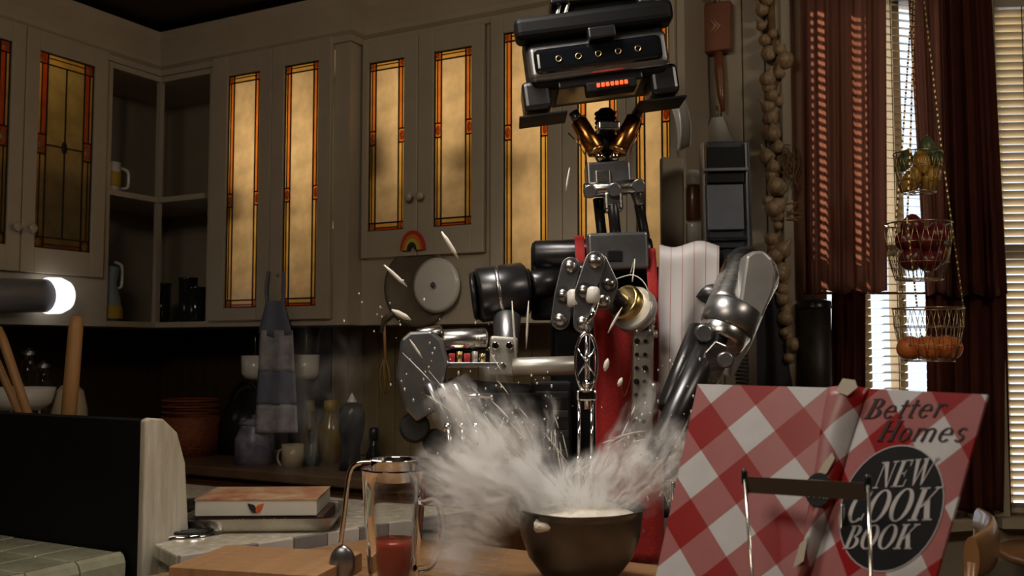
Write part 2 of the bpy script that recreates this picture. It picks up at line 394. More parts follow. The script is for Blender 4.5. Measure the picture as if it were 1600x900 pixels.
def shell(cab, fr, u0, u1, v0, v1, depth, shelves=(), face=(), m=INSIDE, backm=None):
    mb = MB(); t = .018
    fr.bar(mb, u0, u0 + t, v0, v1, -depth, -.001); fr.bar(mb, u1 - t, u1, v0, v1, -depth, -.001)
    fr.bar(mb, u0 + t, u1 - t, v0, v0 + t, -depth, -.001); fr.bar(mb, u0 + t, u1 - t, v1 - t, v1, -depth, -.001); fr.bar(mb, u0 + t, u1 - t, v0 + t, v1 - t, -depth, -depth + .01)
    mb.build('carcass', m, cab)
    for s in shelves:
        q = MB(); fr.bar(q, u0 + t, u1 - t, s - .009, s + .009, -depth + .012, -.03); q.build('shelf', CREAM, cab)
    q = MB()
    for (a, b, c, d) in face: fr.bar(q, a, b, c, d, -.018, .0)
    if face: q.build('face_frame', CREAM, cab)
uY = lambda px, py, Y: onY(px, py, Y).x
vY = lambda px, py, Y: onY(px, py, Y).z
TOP = 2.36                                             # top of the cabinet fronts, crown above
# ---- left wall cabinet, two glazed doors
zb = onX(80, 508, XF).z
l0 = onX(172, 300, XF).y; seam = onX(29, 300, XF).y
vA, vB = onX(97, 91, XF).z, onX(92, 391, XF).z; pu0, pu1 = onX(53, 230, XF).y, onX(140, 250, XF).y
dB, dT = onX(60, 427, XF).z, vA + .10
c1 = thing('wall_cabinet', 'cream wall cabinet on the left wall with stained glass doors toned olive as unlit', 'cabinet', (XF - .16, l0 - .5, zb))
uL = 2 * seam - l0 - .02
glazed_door(c1, FL, (seam + .002, l0 - .035, dB, dT), (pu0, pu1, vB, vA), .53, False, True, (seam + .028, onX(36, 357, XF).z))
glazed_door(c1, FL, (uL, seam - .002, dB, dT), (2 * seam - pu1, 2 * seam - pu0, vB, vA), .53, False, True, (seam - .028, onX(17, 355, XF).z))
shell(c1, FL, uL - .05, l0, zb, TOP, .33, ((dB + dT) / 2 - .02,), [(uL - .05, l0, zb, dB - .002), (uL - .05, l0, dT + .002, TOP), (l0 - .033, l0, dB, dT), (uL - .05, uL - .002, dB, dT)])
light('cabinet_light', 'POINT', (XF - .2, (pu0 + pu1) / 2 - .1, dT - .1), .55, (1, .72, .34), size=.08)  # weak point light added behind the panes of the unlit left cabinet
# ---- open corner shelf, both fronts open
r0 = uY(325, 300, YF1)
cs = thing('corner_shelf', 'open cream corner shelf between the two runs of wall cabinets', 'shelf', (XF, YF1, zb))
zs = onY(243, 309, YF1).z
for nm_, z0 in (('bottom_panel', zb), ('top_panel', TOP - .02)):
    MB().prism([(XW + .004, l0 + .001, z0), (XF, l0 + .001, z0), (XF, YF1, z0), (r0 - .001, YF1, z0), (r0 - .001, YW - .002, z0), (XW + .004, YW - .002, z0)], (0, 0, .02)).build(nm_, CREAM, cs)
mb = MB(); mb.boxmm((XW + .004, l0 + .001, zb + .02), (XW + .016, YW - .016, TOP - .02)); mb.boxmm((XW + .016, YW - .014, zb + .02), (r0 - .001, YW - .002, TOP - .02)); mb.build('back_panel', INSIDE, cs)
MB().prism([(XW + .016, l0 + .001, zs), (XF - .002, l0 + .001, zs), (XF - .002, YF1 + .002, zs), (r0 - .02, YF1 + .002, zs), (r0 - .02, YW - .016, zs), (XW + .016, YW - .016, zs)], (0, 0, -.02)).build('shelf', CREAM, cs)
MB().boxmm((XF - .022, YF1 + .0, zb + .02), (XF - .002, YF1 + .02, TOP - .02)).build('post', CREAM, cs)
zo = onY(290, 107, YF1).z
MB().boxmm((XF + .0, YF1 - .001, zo), (r0 - .001, YF1 + .018, TOP)).boxmm((XF - .018, l0 + .001, onX(200, 104, XF).z), (XF, YF1 + .018, TOP)).build('face_frame', CREAM, cs)
# ---- back wall cabinet 1 (two lit doors)
def panes(pxs, Y):
    (x0, y0), (x1, y1), (x2, y2), (x3, y3) = pxs
    return ((uY(x0, y0, Y) + uY(x3, y3, Y)) / 2, (uY(x1, y1, Y) + uY(x2, y2, Y)) / 2, (vY(x3, y3, Y) + vY(x2, y2, Y)) / 2, (vY(x0, y0, Y) + vY(x1, y1, Y)) / 2)
e1 = uY(541, 300, YF1)
pA = panes([(362, 119), (410, 115), (408, 481), (355, 481)], YF1); pB = panes([(448, 107), (502, 99), (500, 477), (446, 479)], YF1)
sm = (pA[1] + pB[0]) / 2
c2 = thing('wall_cabinet', 'cream wall cabinet with two tall lit amber panes next to the open corner shelf', 'cabinet', ((r0 + e1) / 2, YF1 + .15, zb))
b0 = min(pA[2], pB[2]); t0 = max(pA[3], pB[3])
pA = (pA[0], pA[1], b0, t0); pB = (pB[0], pB[1], b0, t0)
glazed_door(c2, FB1, (r0 + .03, sm - .0015, b0 - .045, t0 + .075), pA, .46); glazed_door(c2, FB1, (sm + .0015, e1 - .055, b0 - .045, t0 + .075), pB, .46)
shell(c2, FB1, r0, e1, zb, TOP, .31, (), [(r0, e1, zb, b0 - .047), (r0, e1, t0 + .077, TOP), (r0, r0 + .028, b0 - .047, t0 + .077), (e1 - .053, e1, b0 - .047, t0 + .077)])
MB().boxmm((e1, YF1, zb), (e1 + .012, YW, TOP)).build('end_panel', CREAM, c2)
# ---- back wall cabinets 2 and 3, set back a little
pC = panes([(582, 99), (637, 91), (634, 358), (578, 362)], YF2); pD = panes([(683, 84), (741, 76), (741, 352), (680, 357)], YF2)
b2 = (pC[2] + pD[2]) / 2; t2 = (pC[3] + pD[3]) / 2; pC = (pC[0], pC[1], b2, t2); pD = (pD[0], pD[1], b2, t2)
e2 = uY(765, 300, YF2); sm2 = uY(657, 300, YF2); s2 = e1 + .013
c3 = thing('wall_cabinet', 'cream wall cabinet with two short lit panes above the rainbow ornament', 'cabinet', ((s2 + e2) / 2, YF2 + .1, zb))
db2 = vY(657, 400, YF2)
glazed_door(c3, FB2, (s2 + .012, sm2 - .0015, db2, t2 + .07), pC, .55, knob=(sm2 - .022, vY(648, 310, YF2))); glazed_door(c3, FB2, (sm2 + .0015, e2 - .012, db2, t2 + .07), pD, .55, knob=(sm2 + .022, vY(668, 308, YF2)))
shell(c3, FB2, s2, e2, zb, TOP, .25, (), [(s2, e2, zb, db2 - .003), (s2, e2, t2 + .072, TOP), (s2, s2 + .01, db2, t2 + .072), (e2 - .01, e2, db2, t2 + .072)])
pE = panes([(790, 53), (861, 44), (858, 440), (790, 446)], YF2); pF = panes([(905, 40), (968, 32), (968, 440), (905, 446)], YF2); pG = panes([(996, 28), (1050, 22), (1050, 440), (996, 446)], YF2)
b3 = pE[2]; t3 = pE[3]; e3 = uY(1066, 300, YF2)
c4 = thing('wall_cabinet', 'cream wall cabinet with tall lit panes partly hidden behind the robot head', 'cabinet', ((e2 + e3) / 2, YF2 + .1, zb))
ds = [(e2 + .014, (pE[1] + pF[0]) / 2 - .001), ((pE[1] + pF[0]) / 2 + .001, (pF[1] + pG[0]) / 2 - .001), ((pF[1] + pG[0]) / 2 + .001, e3 - .012)]
for dd, pp in zip(ds, (pE, pF, pG)): glazed_door(c4, FB2, (dd[0], dd[1], b3 - .05, t3 + .06), (pp[0], pp[1], b3, t3), .60)
shell(c4, FB2, e2 + .002, e3, zb, TOP, .25, (), [(e2 + .002, e3, zb, b3 - .052), (e2 + .002, e3, t3 + .062, TOP), (e2 + .002, e2 + .012, b3 - .052, t3 + .062), (e3 - .01, e3, b3 - .052, t3 + .062)])
MB().boxmm((e3, YF2, zb), (e3 + .012, YW - .013, TOP)).build('end_panel', CREAM, c4)
for (cx_, cz_, wx_, hz_, yy, en) in (((r0 + e1) / 2, (b0 + t0) / 2 + .05, .5, .6, YF1 + .275, 1.9), ((s2 + e2) / 2, (b2 + t2) / 2 + .05, .42, .5, YF2 + .225, 1.25), ((e2 + e3) / 2, (b3 + t3) / 2 + .05, .55, .7, YF2 + .225, 2.1)):
    light('cabinet_light', 'AREA', (cx_, yy, cz_), en, (1, .755, .45), aim=(cx_, 0, cz_), size=wx_, size_y=hz_)
# dishes standing in the lit cabinets, seen as soft shapes through the glass
def inside_dish(px, py, rpx, hpx, Y, lab, bowl=False):
    c = onY(px, py, Y); s = (c - CAM).dot(DV) / FPX
    o = MB().lathe(c, ZV, [(rpx * .5 * s, 0), (rpx * s, hpx * .35 * s), (rpx * .95 * s, hpx * s), (rpx * .85 * s, hpx * s), (rpx * .85 * s, hpx * .4 * s), (0, .1 * hpx * s)], 18, cap=False).build('dish', DARKWOOD)
    return tag(o, lab, 'dish', 'dishes in the lit cabinets')
def inside_shelf(cab, u0, u1, v, fr, depth):
    q = MB(); fr.bar(q, u0 + .02, u1 - .02, v - .008, v + .008, -depth + .09, -.05); q.build('shelf', INSIDE, cab)
for args in ((c2, r0, e1, vY(430, 345, YF1), FB1, .31), (c3, s2, e2, vY(657, 275, YF2), FB2, .25), (c4, e2, e3, vY(850, 275, YF2), FB2, .25)): inside_shelf(*args)
def shelf_dish(px, pyb, rpx, hpx, Y, zsurf, lab):
    c = onY(px, pyb, Y); c.z = zsurf; s = (c - CAM).dot(DV) / FPX
    o = MB().lathe(c, ZV, [(rpx * .5 * s, 0), (rpx * s, hpx * .35 * s), (rpx * .95 * s, hpx * s), (rpx * .85 * s, hpx * s), (rpx * .85 * s, hpx * .4 * s), (0, .1 * hpx * s)], 18, cap=False).build('bowl', DARKWOOD)
    return tag(o, lab, 'dish', 'dishes in the lit cabinets')
z1_ = vY(430, 345, YF1) + .008; z2_ = vY(657, 275, YF2) + .008; z3_ = vY(850, 275, YF2) + .008
shelf_dish(398, 340, 24, 55, YF1 + .09, z1_, 'dark bowl shape behind the first amber pane from the corner shelf')
shelf_dish(462, 340, 22, 48, YF1 + .09, z1_, 'dark bowl shape behind the second amber pane from the corner shelf')
shelf_dish(618, 275, 24, 70, YF2 + .08, z2_, 'dark bowl shape behind the pane left of the rainbow ornament')
shelf_dish(735, 275, 22, 40, YF2 + .08, z2_, 'dark bowl shape behind the pane right of the rainbow ornament')
shelf_dish(835, 275, 24, 38, YF2 + .08, z3_, 'dark bowl shape behind the amber pane left of the robot head')
# ---- crown mouldings and the underside panel
def crown(name, pts, m=CREAM):
    prof = [(0, TOP), (.012, TOP), (.014, TOP + .02), (.03, TOP + .03), (.034, TOP + .045), (.05, TOP + .075), (.075, TOP + .11), (.08, TOP + .14), (0, TOP + .14)]
    mb = MB(); n = len(prof); vs = []; fs = []
    for (p, nr) in pts:
        for a, z in prof: vs.append(V((p[0], p[1], 0)) + V((nr[0], nr[1], 0)) * a + ZV * z)
    for j in range(len(pts) - 1):
        for i in range(n): k = (i + 1) % n; fs.append((j * n + i, j * n + k, (j + 1) * n + k, (j + 1) * n + i))
    mb.add(vs, fs); return struct(mb.build(name, m))
crown('trim_3', [((XF, uL - .6), (1, 0)), ((XF, YF1), (1, -1)), ((e1 + .012, YF1), (1, -1)), ((e1 + .012, YF2), (1, -1)), ((e3, YF2), (1, -1)), ((e3, YW - .012), (1, 0))])
for nm, a, b in (('trim_4', (XF, uL - .05, dT + .05), (XF + .010, l0 - .1, dT + .058)),):
    struct(MB().boxmm(a, b).build(nm, CREAM))
# backsplashes
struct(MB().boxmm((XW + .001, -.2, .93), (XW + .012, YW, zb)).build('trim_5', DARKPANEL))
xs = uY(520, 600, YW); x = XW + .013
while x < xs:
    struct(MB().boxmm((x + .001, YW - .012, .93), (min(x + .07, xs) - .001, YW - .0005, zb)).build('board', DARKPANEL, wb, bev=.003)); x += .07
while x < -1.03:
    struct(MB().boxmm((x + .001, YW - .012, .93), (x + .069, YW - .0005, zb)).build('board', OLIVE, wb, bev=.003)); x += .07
# base cabinets and worktops along the walls
YC = 2.42
bc = thing('base_cabinet', 'dark wooden base cabinets under the back worktop', 'cabinet', (-2.0, 2.6, 0))
MB().boxmm((XW + .002, YC + .03, .08), (-1.05, YW - .014, .885)).build('carcass', DARKWOOD, bc)
for i in range(1, 5):
    a = -3.15 + i * .42
    d = MB().boxmm((a + .006, YC + .012, .12), (a + .414, YC + .03, .86)).build('door', DARKWOOD, bc, bev=.004)
    MB().lathe((a + .37, YC + .012, .78), (0, -1, 0), [(.006, 0), (.013, .014), (.009, .024), (0, .025)], 12, cap=False).build('knob', BRASS, d)
WT = mat('worktop', (.17, .10, .055), .4, var=.3, vscale=8)
tag(MB().boxmm((XW + .013, YC, .885), (-1.04, YW - .013, .92)).build('worktop', WT, bev=.006), 'dark brown worktop along the back wall under the amber cabinets', 'worktop')
tag(MB().boxmm((XW + .013, -.2, .885), (-2.62, YC - .003, .92)).build('worktop', WT, bev=.006), 'dark brown worktop along the left wall', 'worktop')
bc = thing('base_cabinet', 'dark wooden base cabinets under the left worktop', 'cabinet', (-2.9, 1.2, 0))
MB().boxmm((XW + .002, -.2, .08), (-2.66, YC - .03, .885)).build('carcass', DARKWOOD, bc)

# ================================================================== island, stove and what stands in front
ZI = .90; SX, SY0, SY1, ZS = -1.60, 1.40, 2.06, .925
E0, E1 = onZ(280, 868, ZS), onZ(562, 824, ZS); ESL = (E1.x - E0.x) / (E1.y - E0.y)
def xedge(y): return max(E0.x + (y - E0.y) * ESL, -1.60)
isl = thing('kitchen_island', 'wooden kitchen island with butcher block top under the mixing bowl', 'island', (-.6, 1.2, 0))
MB().prism([(xedge(.62) + .03, .62, 0), (.42, .62, 0), (.42, 1.72, 0), (xedge(1.72) + .03, 1.72, 0)], (0, 0, ZI - .046)).build('body', DARKWOOD, isl)
for i in range(22):                                      # staves of the top, cut along the stove edge
    a = .55 + i * .0572; b = a + .056
    MB().prism([(xedge(a) + .012, a, ZI - .045), (.47, a, ZI - .045), (.47, b, ZI - .045), (xedge(b) + .012, b, ZI - .045)], (0, 0, .045)).build('stave', WOOD, isl, bev=.0015)
# ---- stove, seen from behind: backguard with black rear and white ends
st = thing('stove', 'old white enamel stove with black back panel towards the camera', 'stove', (SX - .38, 1.7, 0))
EB = xedge(SY1)
MB().prism([(SX - .76, SY0 + .02, .0), (SX + .02, SY0 + .02, .0), (E0.x - .03, E0.y + .03, 0), (EB - .02, SY1 - .02, 0), (SX - .76, SY1 - .02, 0)], (0, 0, ZS - .03)).build('body', ENAMEL, st)
MB().prism([(SX - .76, SY0 + .13, ZS - .03), (SX + .025, SY0 + .13, ZS - .03), (SX + .025, SY0, ZS - .03), (E0.x - .008, E0.y, ZS - .03), (EB - .008, SY1, ZS - .03), (SX - .76, SY1, ZS - .03)], (0, 0, .03)).build('cooktop', ENAMEL, st, bev=.004)
ed = V((E1.x - E0.x, E1.y - E0.y, 0)).normalized(); en_ = V((ed.y, -ed.x, 0)); GT = mat('grey_edge_tile', (.20, .19, .19), .3, var=.2, vscale=20, coat=.3); WTI = mat('white_edge_tile', (.52, .49, .45), .3, var=.15, vscale=20, coat=.3)
for i in range(9):
    q = V((E0.x, E0.y, ZS - .030)) + ed * (i * .083)
    MB().prism([q - en_ * .008, q + en_ * .006, q + ed * .081 + en_ * .006, q + ed * .081 - en_ * .008], (0, 0, .0305)).build('edge_tile', GT if i % 2 else WTI, st, bev=.002)
zt = P(250, 652, 2.02).z; bg = [(0, ZS - .10), (0, zt - .004), (.012, zt), (.045, zt - .004), (.082, zt - .035), (.105, zt - .10), (.128, ZS - .10)]
MB().prism([(SX - .80, SY0 - .02 + a, z) for a, z in bg], (.80, 0, 0)).build('backguard', BLACK, st)
MB().prism([(SX, SY0 - .022 + a * 1.02, z + (.002 if z > 1 else 0)) for a, z in bg], (.018, 0, 0)).build('end_cap', ENAMEL, st, bev=.004)
MB().prism([(SX - .818, SY0 - .022 + a * 1.02, z) for a, z in bg], (.018, 0, 0)).build('end_cap', ENAMEL, st, bev=.004)
COIL = mat('burner_coil', (.03, .028, .027), .45, .6)
def burner(c, r):
    b = MB().lathe(c, ZV, [(r * 1.18, .001), (r * 1.18, .006), (r * 1.08, .007), (r * .9, .001)], 28, cap=False).build('burner', CHROME, st)
    pts = [];
    for i in range(90):
        t = i / 89; rr = r * (.22 + .78 * t); a = t * 2 * math.pi * 4; pts.append(V(c) + V((math.cos(a) * rr, math.sin(a) * rr, .010)))
    MB().tube(pts, .0042, 6).build('coil', COIL, b)
bc1 = onZ(303, 832, ZS); bc2 = onZ(300, 795, ZS)
burner((bc1.x - .02, bc1.y, ZS), .075); burner((bc2.x, bc2.y + .03, ZS), .075)
# ---- tiled counter behind the stove
tc_ = thing('tiled_counter', 'counter of green-grey glazed tiles behind the black stove panel', 'counter', (-2.1, 1.18, 0))
TX = -1.625
MB().boxmm((-2.62, .72, .0), (TX - .012, SY0 - .03, .895)).build('body', GROUT, tc_)
t0_ = None; t1_ = None
for i in range(8):
    for j in range(6):
        x1 = TX - .002 - i * .108 - .03; y1 = SY0 - .026 - j * .108
        if y1 - .105 < .70: continue
        if t0_ is None: t0_ = o = MB().boxmm((x1 - .105, y1 - .105, .888), (x1, y1, .906)).build('tile', TILEM, tc_, bev=.003); base = V((x1, y1, 0))
        else: o = t0_.copy(); col.objects.link(o); o.location = t0_.location + V((x1, y1, random.uniform(-.0008, .0008))) - base
for j in range(6):
    y1 = SY0 - .026 - j * .108
    if y1 - .105 < .70: continue
    if t1_ is None:
        prof = [(TX - .03, .845), (TX - .008, .845), (TX, .853), (TX, .888), (TX - .006, .902), (TX - .016, .908), (TX - .03, .907)]
        t1_ = MB().prism([(a, y1 - .105, z) for a, z in prof], (0, .105, 0)).build('edge_tile', TILEM, tc_, bev=.002); yb = y1
    else: o = t1_.copy(); col.objects.link(o); o.location = t1_.location + V((0, y1 - yb, 0))
# ---- things on the stove: tray, two flat boxes
p = onZ(425, 822, ZS); tz = ZS + .001; RT = Matrix.Rotation(R_(16), 3, 'Z')
tcn = P(420, 805, 2.2); tcn.z = tz
TRAYM = mat('tray_metal', (.45, .42, .36), .35, .9, var=.3, vscale=14)
tr = MB()
def rrect(w_, d_, r, n=6):
    out = []
    for cx_, cy_, a0 in ((w_ / 2 - r, d_ / 2 - r, 0), (-w_ / 2 + r, d_ / 2 - r, 90), (-w_ / 2 + r, -d_ / 2 + r, 180), (w_ / 2 - r, -d_ / 2 + r, 270)):
        for i in range(n + 1): a = R_(a0 + 90 * i / n); out.append((cx_ + r * math.cos(a), cy_ + r * math.sin(a)))
    return out
def loft(mb, c, rings, Rm, close_first=True, close_last=False):
    n = len(rings[0][0]); vs = []; fs = []
    for pts, z in rings: vs += [V(c) + Rm @ V((a, b, z)) for a, b in pts]
    for j in range(len(rings) - 1):
        for i in range(n): k = (i + 1) % n; fs.append((j * n + i, j * n + k, (j + 1) * n + k, (j + 1) * n + i))
    if close_first: fs.append(tuple(range(n - 1, -1, -1)))
    if close_last: fs.append(tuple((len(rings) - 1) * n + i for i in range(n)))
    mb.add(vs, fs)
TW, TD = .325, .24
loft(tr, tcn, [(rrect(TW - .03, TD - .03, .02), 0), (rrect(TW - .02, TD - .02, .025), .004), (rrect(TW, TD, .03), .03), (rrect(TW + .012, TD + .012, .03), .031), (rrect(TW + .008, TD + .008, .03), .027), (rrect(TW - .008, TD - .008, .03), .026), (rrect(TW - .03, TD - .03, .02), .006), ], Matrix.Rotation(YAW + R_(3), 3, 'Z'), True, True)
tag(tr.build('baking_tray', TRAYM), 'shallow metal baking tray on the stove holding two flat boxes', 'tray')
Rb = Matrix.Rotation(YAW + R_(2), 3, 'Z')
DKBOX = mat('dark_box', (.05, .025, .02), .5); WBOX = mat('white_box', (.58, .54, .47), .55, var=.1, vscale=10); LID = mat('box_lid_print', (.50, .38, .22), .5, var=.8, vscale=18, color2=(.30, .05, .02))
bx = thing('flat_box', 'dark flat box with a worn pale print, under the white box on the tray', 'box', tcn + V((0, 0, .006)))
MB().box(tcn + Rb @ V((.002, 0, .019)), (.27, .18, .026), Rb).build('carton', DKBOX, bx, bev=.002)
bx2 = thing('flat_box', 'white flat box with a small black and orange emblem, on the baking tray', 'box', tcn + V((0, 0, .032)))
MB().box(tcn + Rb @ V((-.008, .0, .0495)), (.262, .19, .034), Rb).build('carton', WBOX, bx2, bev=.002)
MB().box(tcn + Rb @ V((-.008, .0, .0675)), (.264, .192, .003), Rb).build('lid', LID, bx2)
EMB = mat('emblem_black', (.02, .015, .015), .6); EMO = mat('emblem_orange', (.55, .10, .02), .6)
ec = tcn + Rb @ V((-.008, -.0958, .050)); ux = Rb @ V((1, 0, 0)); no = Rb @ V((0, -1, 0))
def flat(mb, c, pts, u=ux, v=ZV, n=no): mb.prism([c + u * a + v * b for a, b in pts], n * .0008); return mb
flat(MB(), ec, [(-.018, .010), (-.004, .007), (0, .002), (0, -.011), (-.008, -.009), (-.014, 0)]).build('emblem_wing', EMB, bx2)
flat(MB(), ec, [(.018, .010), (.005, .007), (.001, .002), (.001, -.011), (.009, -.008), (.014, 0)]).build('emblem_wing', EMO, bx2)
LETP = mat('pale_lettering', (.40, .30, .18), .6)
# ---- cutting board
g = lambda px, py, z=ZI: onZ(px, py, z)
c0, c1_, c2_ = g(285, 884), g(545, 886), g(400, 862)
cbz = .034; cq = [P(292, 0, 1.81), P(552, 0, 1.83)]
cc = onZ(420, 874, ZI + cbz); cc.z = 0; Rc = Matrix.Rotation(YAW + R_(-14), 3, 'Z')
cb = thing('cutting_board', 'thick wooden cutting board on the island in front of the stove', 'board', cc + V((0, 0, ZI)))
for i in range(6):
    MB().box(cc + Rc @ V((0, (-2.5 + i) * .033, ZI + .0005 + cbz / 2)), (.285, .0328, cbz), Rc).build('plank', BOARDW, cb, bev=.0015)
# ---- letters made of thick and thin strokes
def letter(ch):
    """polygons (unit cap height) and advance"""
    T, t = .17, .045
    def rect(x0, y0, x1, y1): return [(x0, y0), (x1, y0), (x1, y1), (x0, y1)]
    def ring(cx_, cy_, rx, ry, a0=0, a1=360, n=22, thick=T, thin=t):
        out = []; inn = []
        for i in range(n + 1):
            a = R_(a0 + (a1 - a0) * i / n); c_, s_ = math.cos(a), math.sin(a)
            out.append((cx_ + rx * c_, cy_ + ry * s_)); inn.append((cx_ + (rx - thick) * c_, cy_ + (ry - thin) * s_))
        return [[out[i], out[i + 1], inn[i + 1], inn[i]] for i in range(n)]
    def ser(x, y, w_=.26): return rect(x - w_ / 2, y - t / 2, x + w_ / 2, y + t / 2)
    if ch == 'N': return [rect(.10, 0, .10 + t, 1), rect(.62, 0, .62 + t, 1), [(.10, 1), (.30, 1), (.66, 0), (.60, 0)], ser(.12, .02), ser(.64, .98), ser(.10, .98)], .80
    if ch == 'E': return [rect(.12, 0, .12 + T, 1), rect(.05, .96, .60, 1), rect(.05, 0, .62, .04), rect(.2, .48, .48, .52), [(.56, .76), (.60, .76), (.60, 1), (.54, .97)], [(.58, 0), (.62, 0), (.64, .26), (.60, .26)], rect(.45, .38, .48, .62)], .70
    if ch == 'W': return [[(.03, 1), (.21, 1), (.37, 0), (.31, 0)], [(.31, 0), (.36, 0), (.52, 1), (.48, 1)], [(.40, 1), (.58, 1), (.72, 0), (.66, 0)], [(.66, 0), (.71, 0), (.92, 1), (.88, 1)], ser(.12, .98), ser(.50, .98), ser(.90, .98, .2)], 1.0
    if ch in 'CG': return ring(.40, .5, .37, .52, 48, 312) + [[(.62, .68), (.66, .68), (.68, 1), (.64, .96)], [(.62, .10), (.68, .04), (.70, .28), (.66, .28)]], .76
    if ch == 'O': return ring(.40, .5, .38, .52), .82
    if ch == 'K': return [rect(.12, 0, .12 + T, 1), ser(.2, .98, .34), ser(.2, .02, .34), [(.27, .40), (.32, .38), (.70, .97), (.64, .97)], [(.36, .56), (.48, .70), (.78, 0), (.58, 0)], ser(.68, .98, .26), ser(.68, .02, .3)], .84
    if ch == 'B': return [rect(.12, 0, .12 + T, 1), rect(.03, .96, .38, 1), rect(.03, 0, .38, .04)] + ring(.36, .76, .26, .24, -90, 90) + ring(.38, .26, .31, .26, -90, 90), .74
    if ch == 'H': return [rect(.12, 0, .12 + T * .8, 1), rect(.56, 0, .56 + T * .8, 1), rect(.2, .48, .6, .53), ser(.19, .98), ser(.19, .02), ser(.63, .98), ser(.63, .02)], .80
    k = .8
    if ch == 'e': return ring(.27, .32, .24, .33, 0, 320, 18, .11) + [rect(.08, .32, .5, .36)], .56
    if ch == 'o': return ring(.27, .32, .24, .33, 0, 360, 18, .11), .56
    if ch == 't': return [rect(.12, .04, .22, .86), rect(.02, .58, .36, .63), rect(.15, 0, .32, .05)], .38
    if ch == 'r': return [rect(.08, 0, .18, .63), rect(.02, .58, .15, .63)] + ring(.3, .44, .14, .2, 30, 150, 8, .08), .44
    if ch == 'm': return [rect(.08, 0, .18, .63), rect(.40, 0, .50, .5), rect(.72, 0, .82, .5)] + ring(.29, .44, .21, .2, 0, 160, 8, .09, .07) + ring(.61, .44, .21, .2, 0, 160, 8, .09, .07), .92
    if ch == 's': return ring(.22, .47, .17, .17, 30, 270, 10, .09, .06) + ring(.22, .17, .17, .18, -150, 90, 10, .09, .06), .44
    return [], .35
def lettering(parent, name, text, org, u, v, n, h, m, shear=.25, track=.02, squeeze=1.0):
    mb = MB(); x = 0
    for ch in text:
        polys, adv = letter(ch)
        for pl in polys: mb.prism([org + u * ((x + a * squeeze + b * shear) * h) + v * (b * h) for a, b in pl], n * .0006)
        x += adv * squeeze + track
    return mb.build(name, m, parent), x * h
mb = MB()                                               # worn, unreadable print
for i in range(16):
    if i == 5: continue
    flat(mb, tcn + Rb @ V((-.055 + i * .0075, -.0902, .016)), [(0, 0), (.005, 0), (.005, .006 + .003 * (i % 3)), (.002, .010), (0, .007)])
mb.build('worn_print', LETP, bx, kind='stuff')
# ---- cookbook on a wire stand
ging = bpy.data.materials.new('gingham_cover'); ging.use_nodes = True; nt = ging.node_tree; N = nt.nodes.new; L = nt.links.new; bs = nt.nodes['Principled BSDF']
uvn = N('ShaderNodeUVMap'); sep = N('ShaderNodeSeparateXYZ'); L(uvn.outputs[0], sep.inputs[0])
def mth(op, a, b=None):
    n = N('ShaderNodeMath'); n.operation = op
    for i, q in enumerate((a, b)):
        if q is None: continue
        if isinstance(q, (int, float)): n.inputs[i].default_value = q
        else: L(q, n.inputs[i])
    return n.outputs[0]
SQ = .0500
def stripes(q): return mth('LESS_THAN', mth('FRACT', mth('MULTIPLY', q, 1 / (2 * SQ * math.sqrt(2)))), .5)
s1, s2_ = stripes(mth('ADD', mth('ADD', sep.outputs[0], sep.outputs[1]), 5)), stripes(mth('ADD', mth('SUBTRACT', sep.outputs[0], sep.outputs[1]), 5.012))
tot = mth('MULTIPLY', mth('ADD', s1, s2_), .5); rp = N('ShaderNodeValToRGB'); rp.color_ramp.interpolation = 'CONSTANT'
e = rp.color_ramp.elements; e[0].color = (.56, .55, .56, 1); e[1].position = .3; e[1].color = (.36, .125, .125, 1); x_ = rp.color_ramp.elements.new(.8); x_.color = (.27, .004, .005, 1)
L(tot, rp.inputs[0])
wn = N('ShaderNodeTexNoise'); wn.inputs['Scale'].default_value = 30; wn.inputs['Detail'].default_value = 8; mxr = N('ShaderNodeMixRGB'); mxr.blend_type = 'MULTIPLY'; mxr.inputs[0].default_value = .25
tcx = N('ShaderNodeTexCoord'); L(tcx.outputs['Object'], wn.inputs[0]); L(rp.outputs[0], mxr.inputs[1]); L(wn.outputs['Fac'], mxr.inputs[2]); L(mxr.outputs[0], bs.inputs['Base Color'])
bs.inputs['Roughness'].default_value = .38
PAPER = mat('page_paper', (.50, .44, .34), .8, var=.15, vscale=20); BLKPRINT = mat('cover_black', (.005, .005, .006), .6, spec=.25); WHTPRINT = mat('cover_letter', (.42, .40, .40), .5); DKPRINT = mat('cover_title', (.02, .008, .008), .5)
HB = .285; LEAN = R_(24)
def panel_axes(phi):
    u = RV * math.cos(phi) + DV * math.sin(phi); back = -RV * math.sin(phi) + DV * math.cos(phi)
    v = ZV * math.cos(LEAN) + back * math.sin(LEAN); n = u.cross(v).normalized(); n = n if n.dot(DV) < 0 else -n
    return u, v, n
ph1, ph2 = R_(-42), R_(-66)
tl = P(1090, 600, 1.42); u1, v1, n1 = panel_axes(ph1); u2, v2, n2 = panel_axes(ph2)
W1 = .200; W2 = .180
tr1 = tl + u1 * W1
us, vs_, ns = panel_axes(R_(-34)); WSP = .052
tls = tr1 + us * WSP
book = thing('cookbook', 'open red and white gingham cookbook propped upright on a wire stand', 'book', tl + u1 * W1 - v1 * HB)
def cover(name, o, u, v, n, wd, uo, th=.003):
    # front sheet with UV in metres, plus thickness
    mb = MB(); q = [o, o + u * wd, o + u * wd - v * HB, o - v * HB]; b = [p - n * th for p in q]
    mb.add(q + b, [(3, 2, 1, 0), (4, 5, 6, 7), (0, 1, 5, 4), (1, 2, 6, 5), (2, 3, 7, 6), (3, 0, 4, 7)], False, [(uo, 0), (uo + wd, 0), (uo + wd, -HB), (uo, -HB)] * 2)
    return mb.build(name, ging, book)
cvL = cover('back_cover', tl, u1, v1, n1, W1, .021)
cvR = cover('front_cover', tls, u2, v2, n2, W2, .021 + W1 + WSP)
sp = MB()
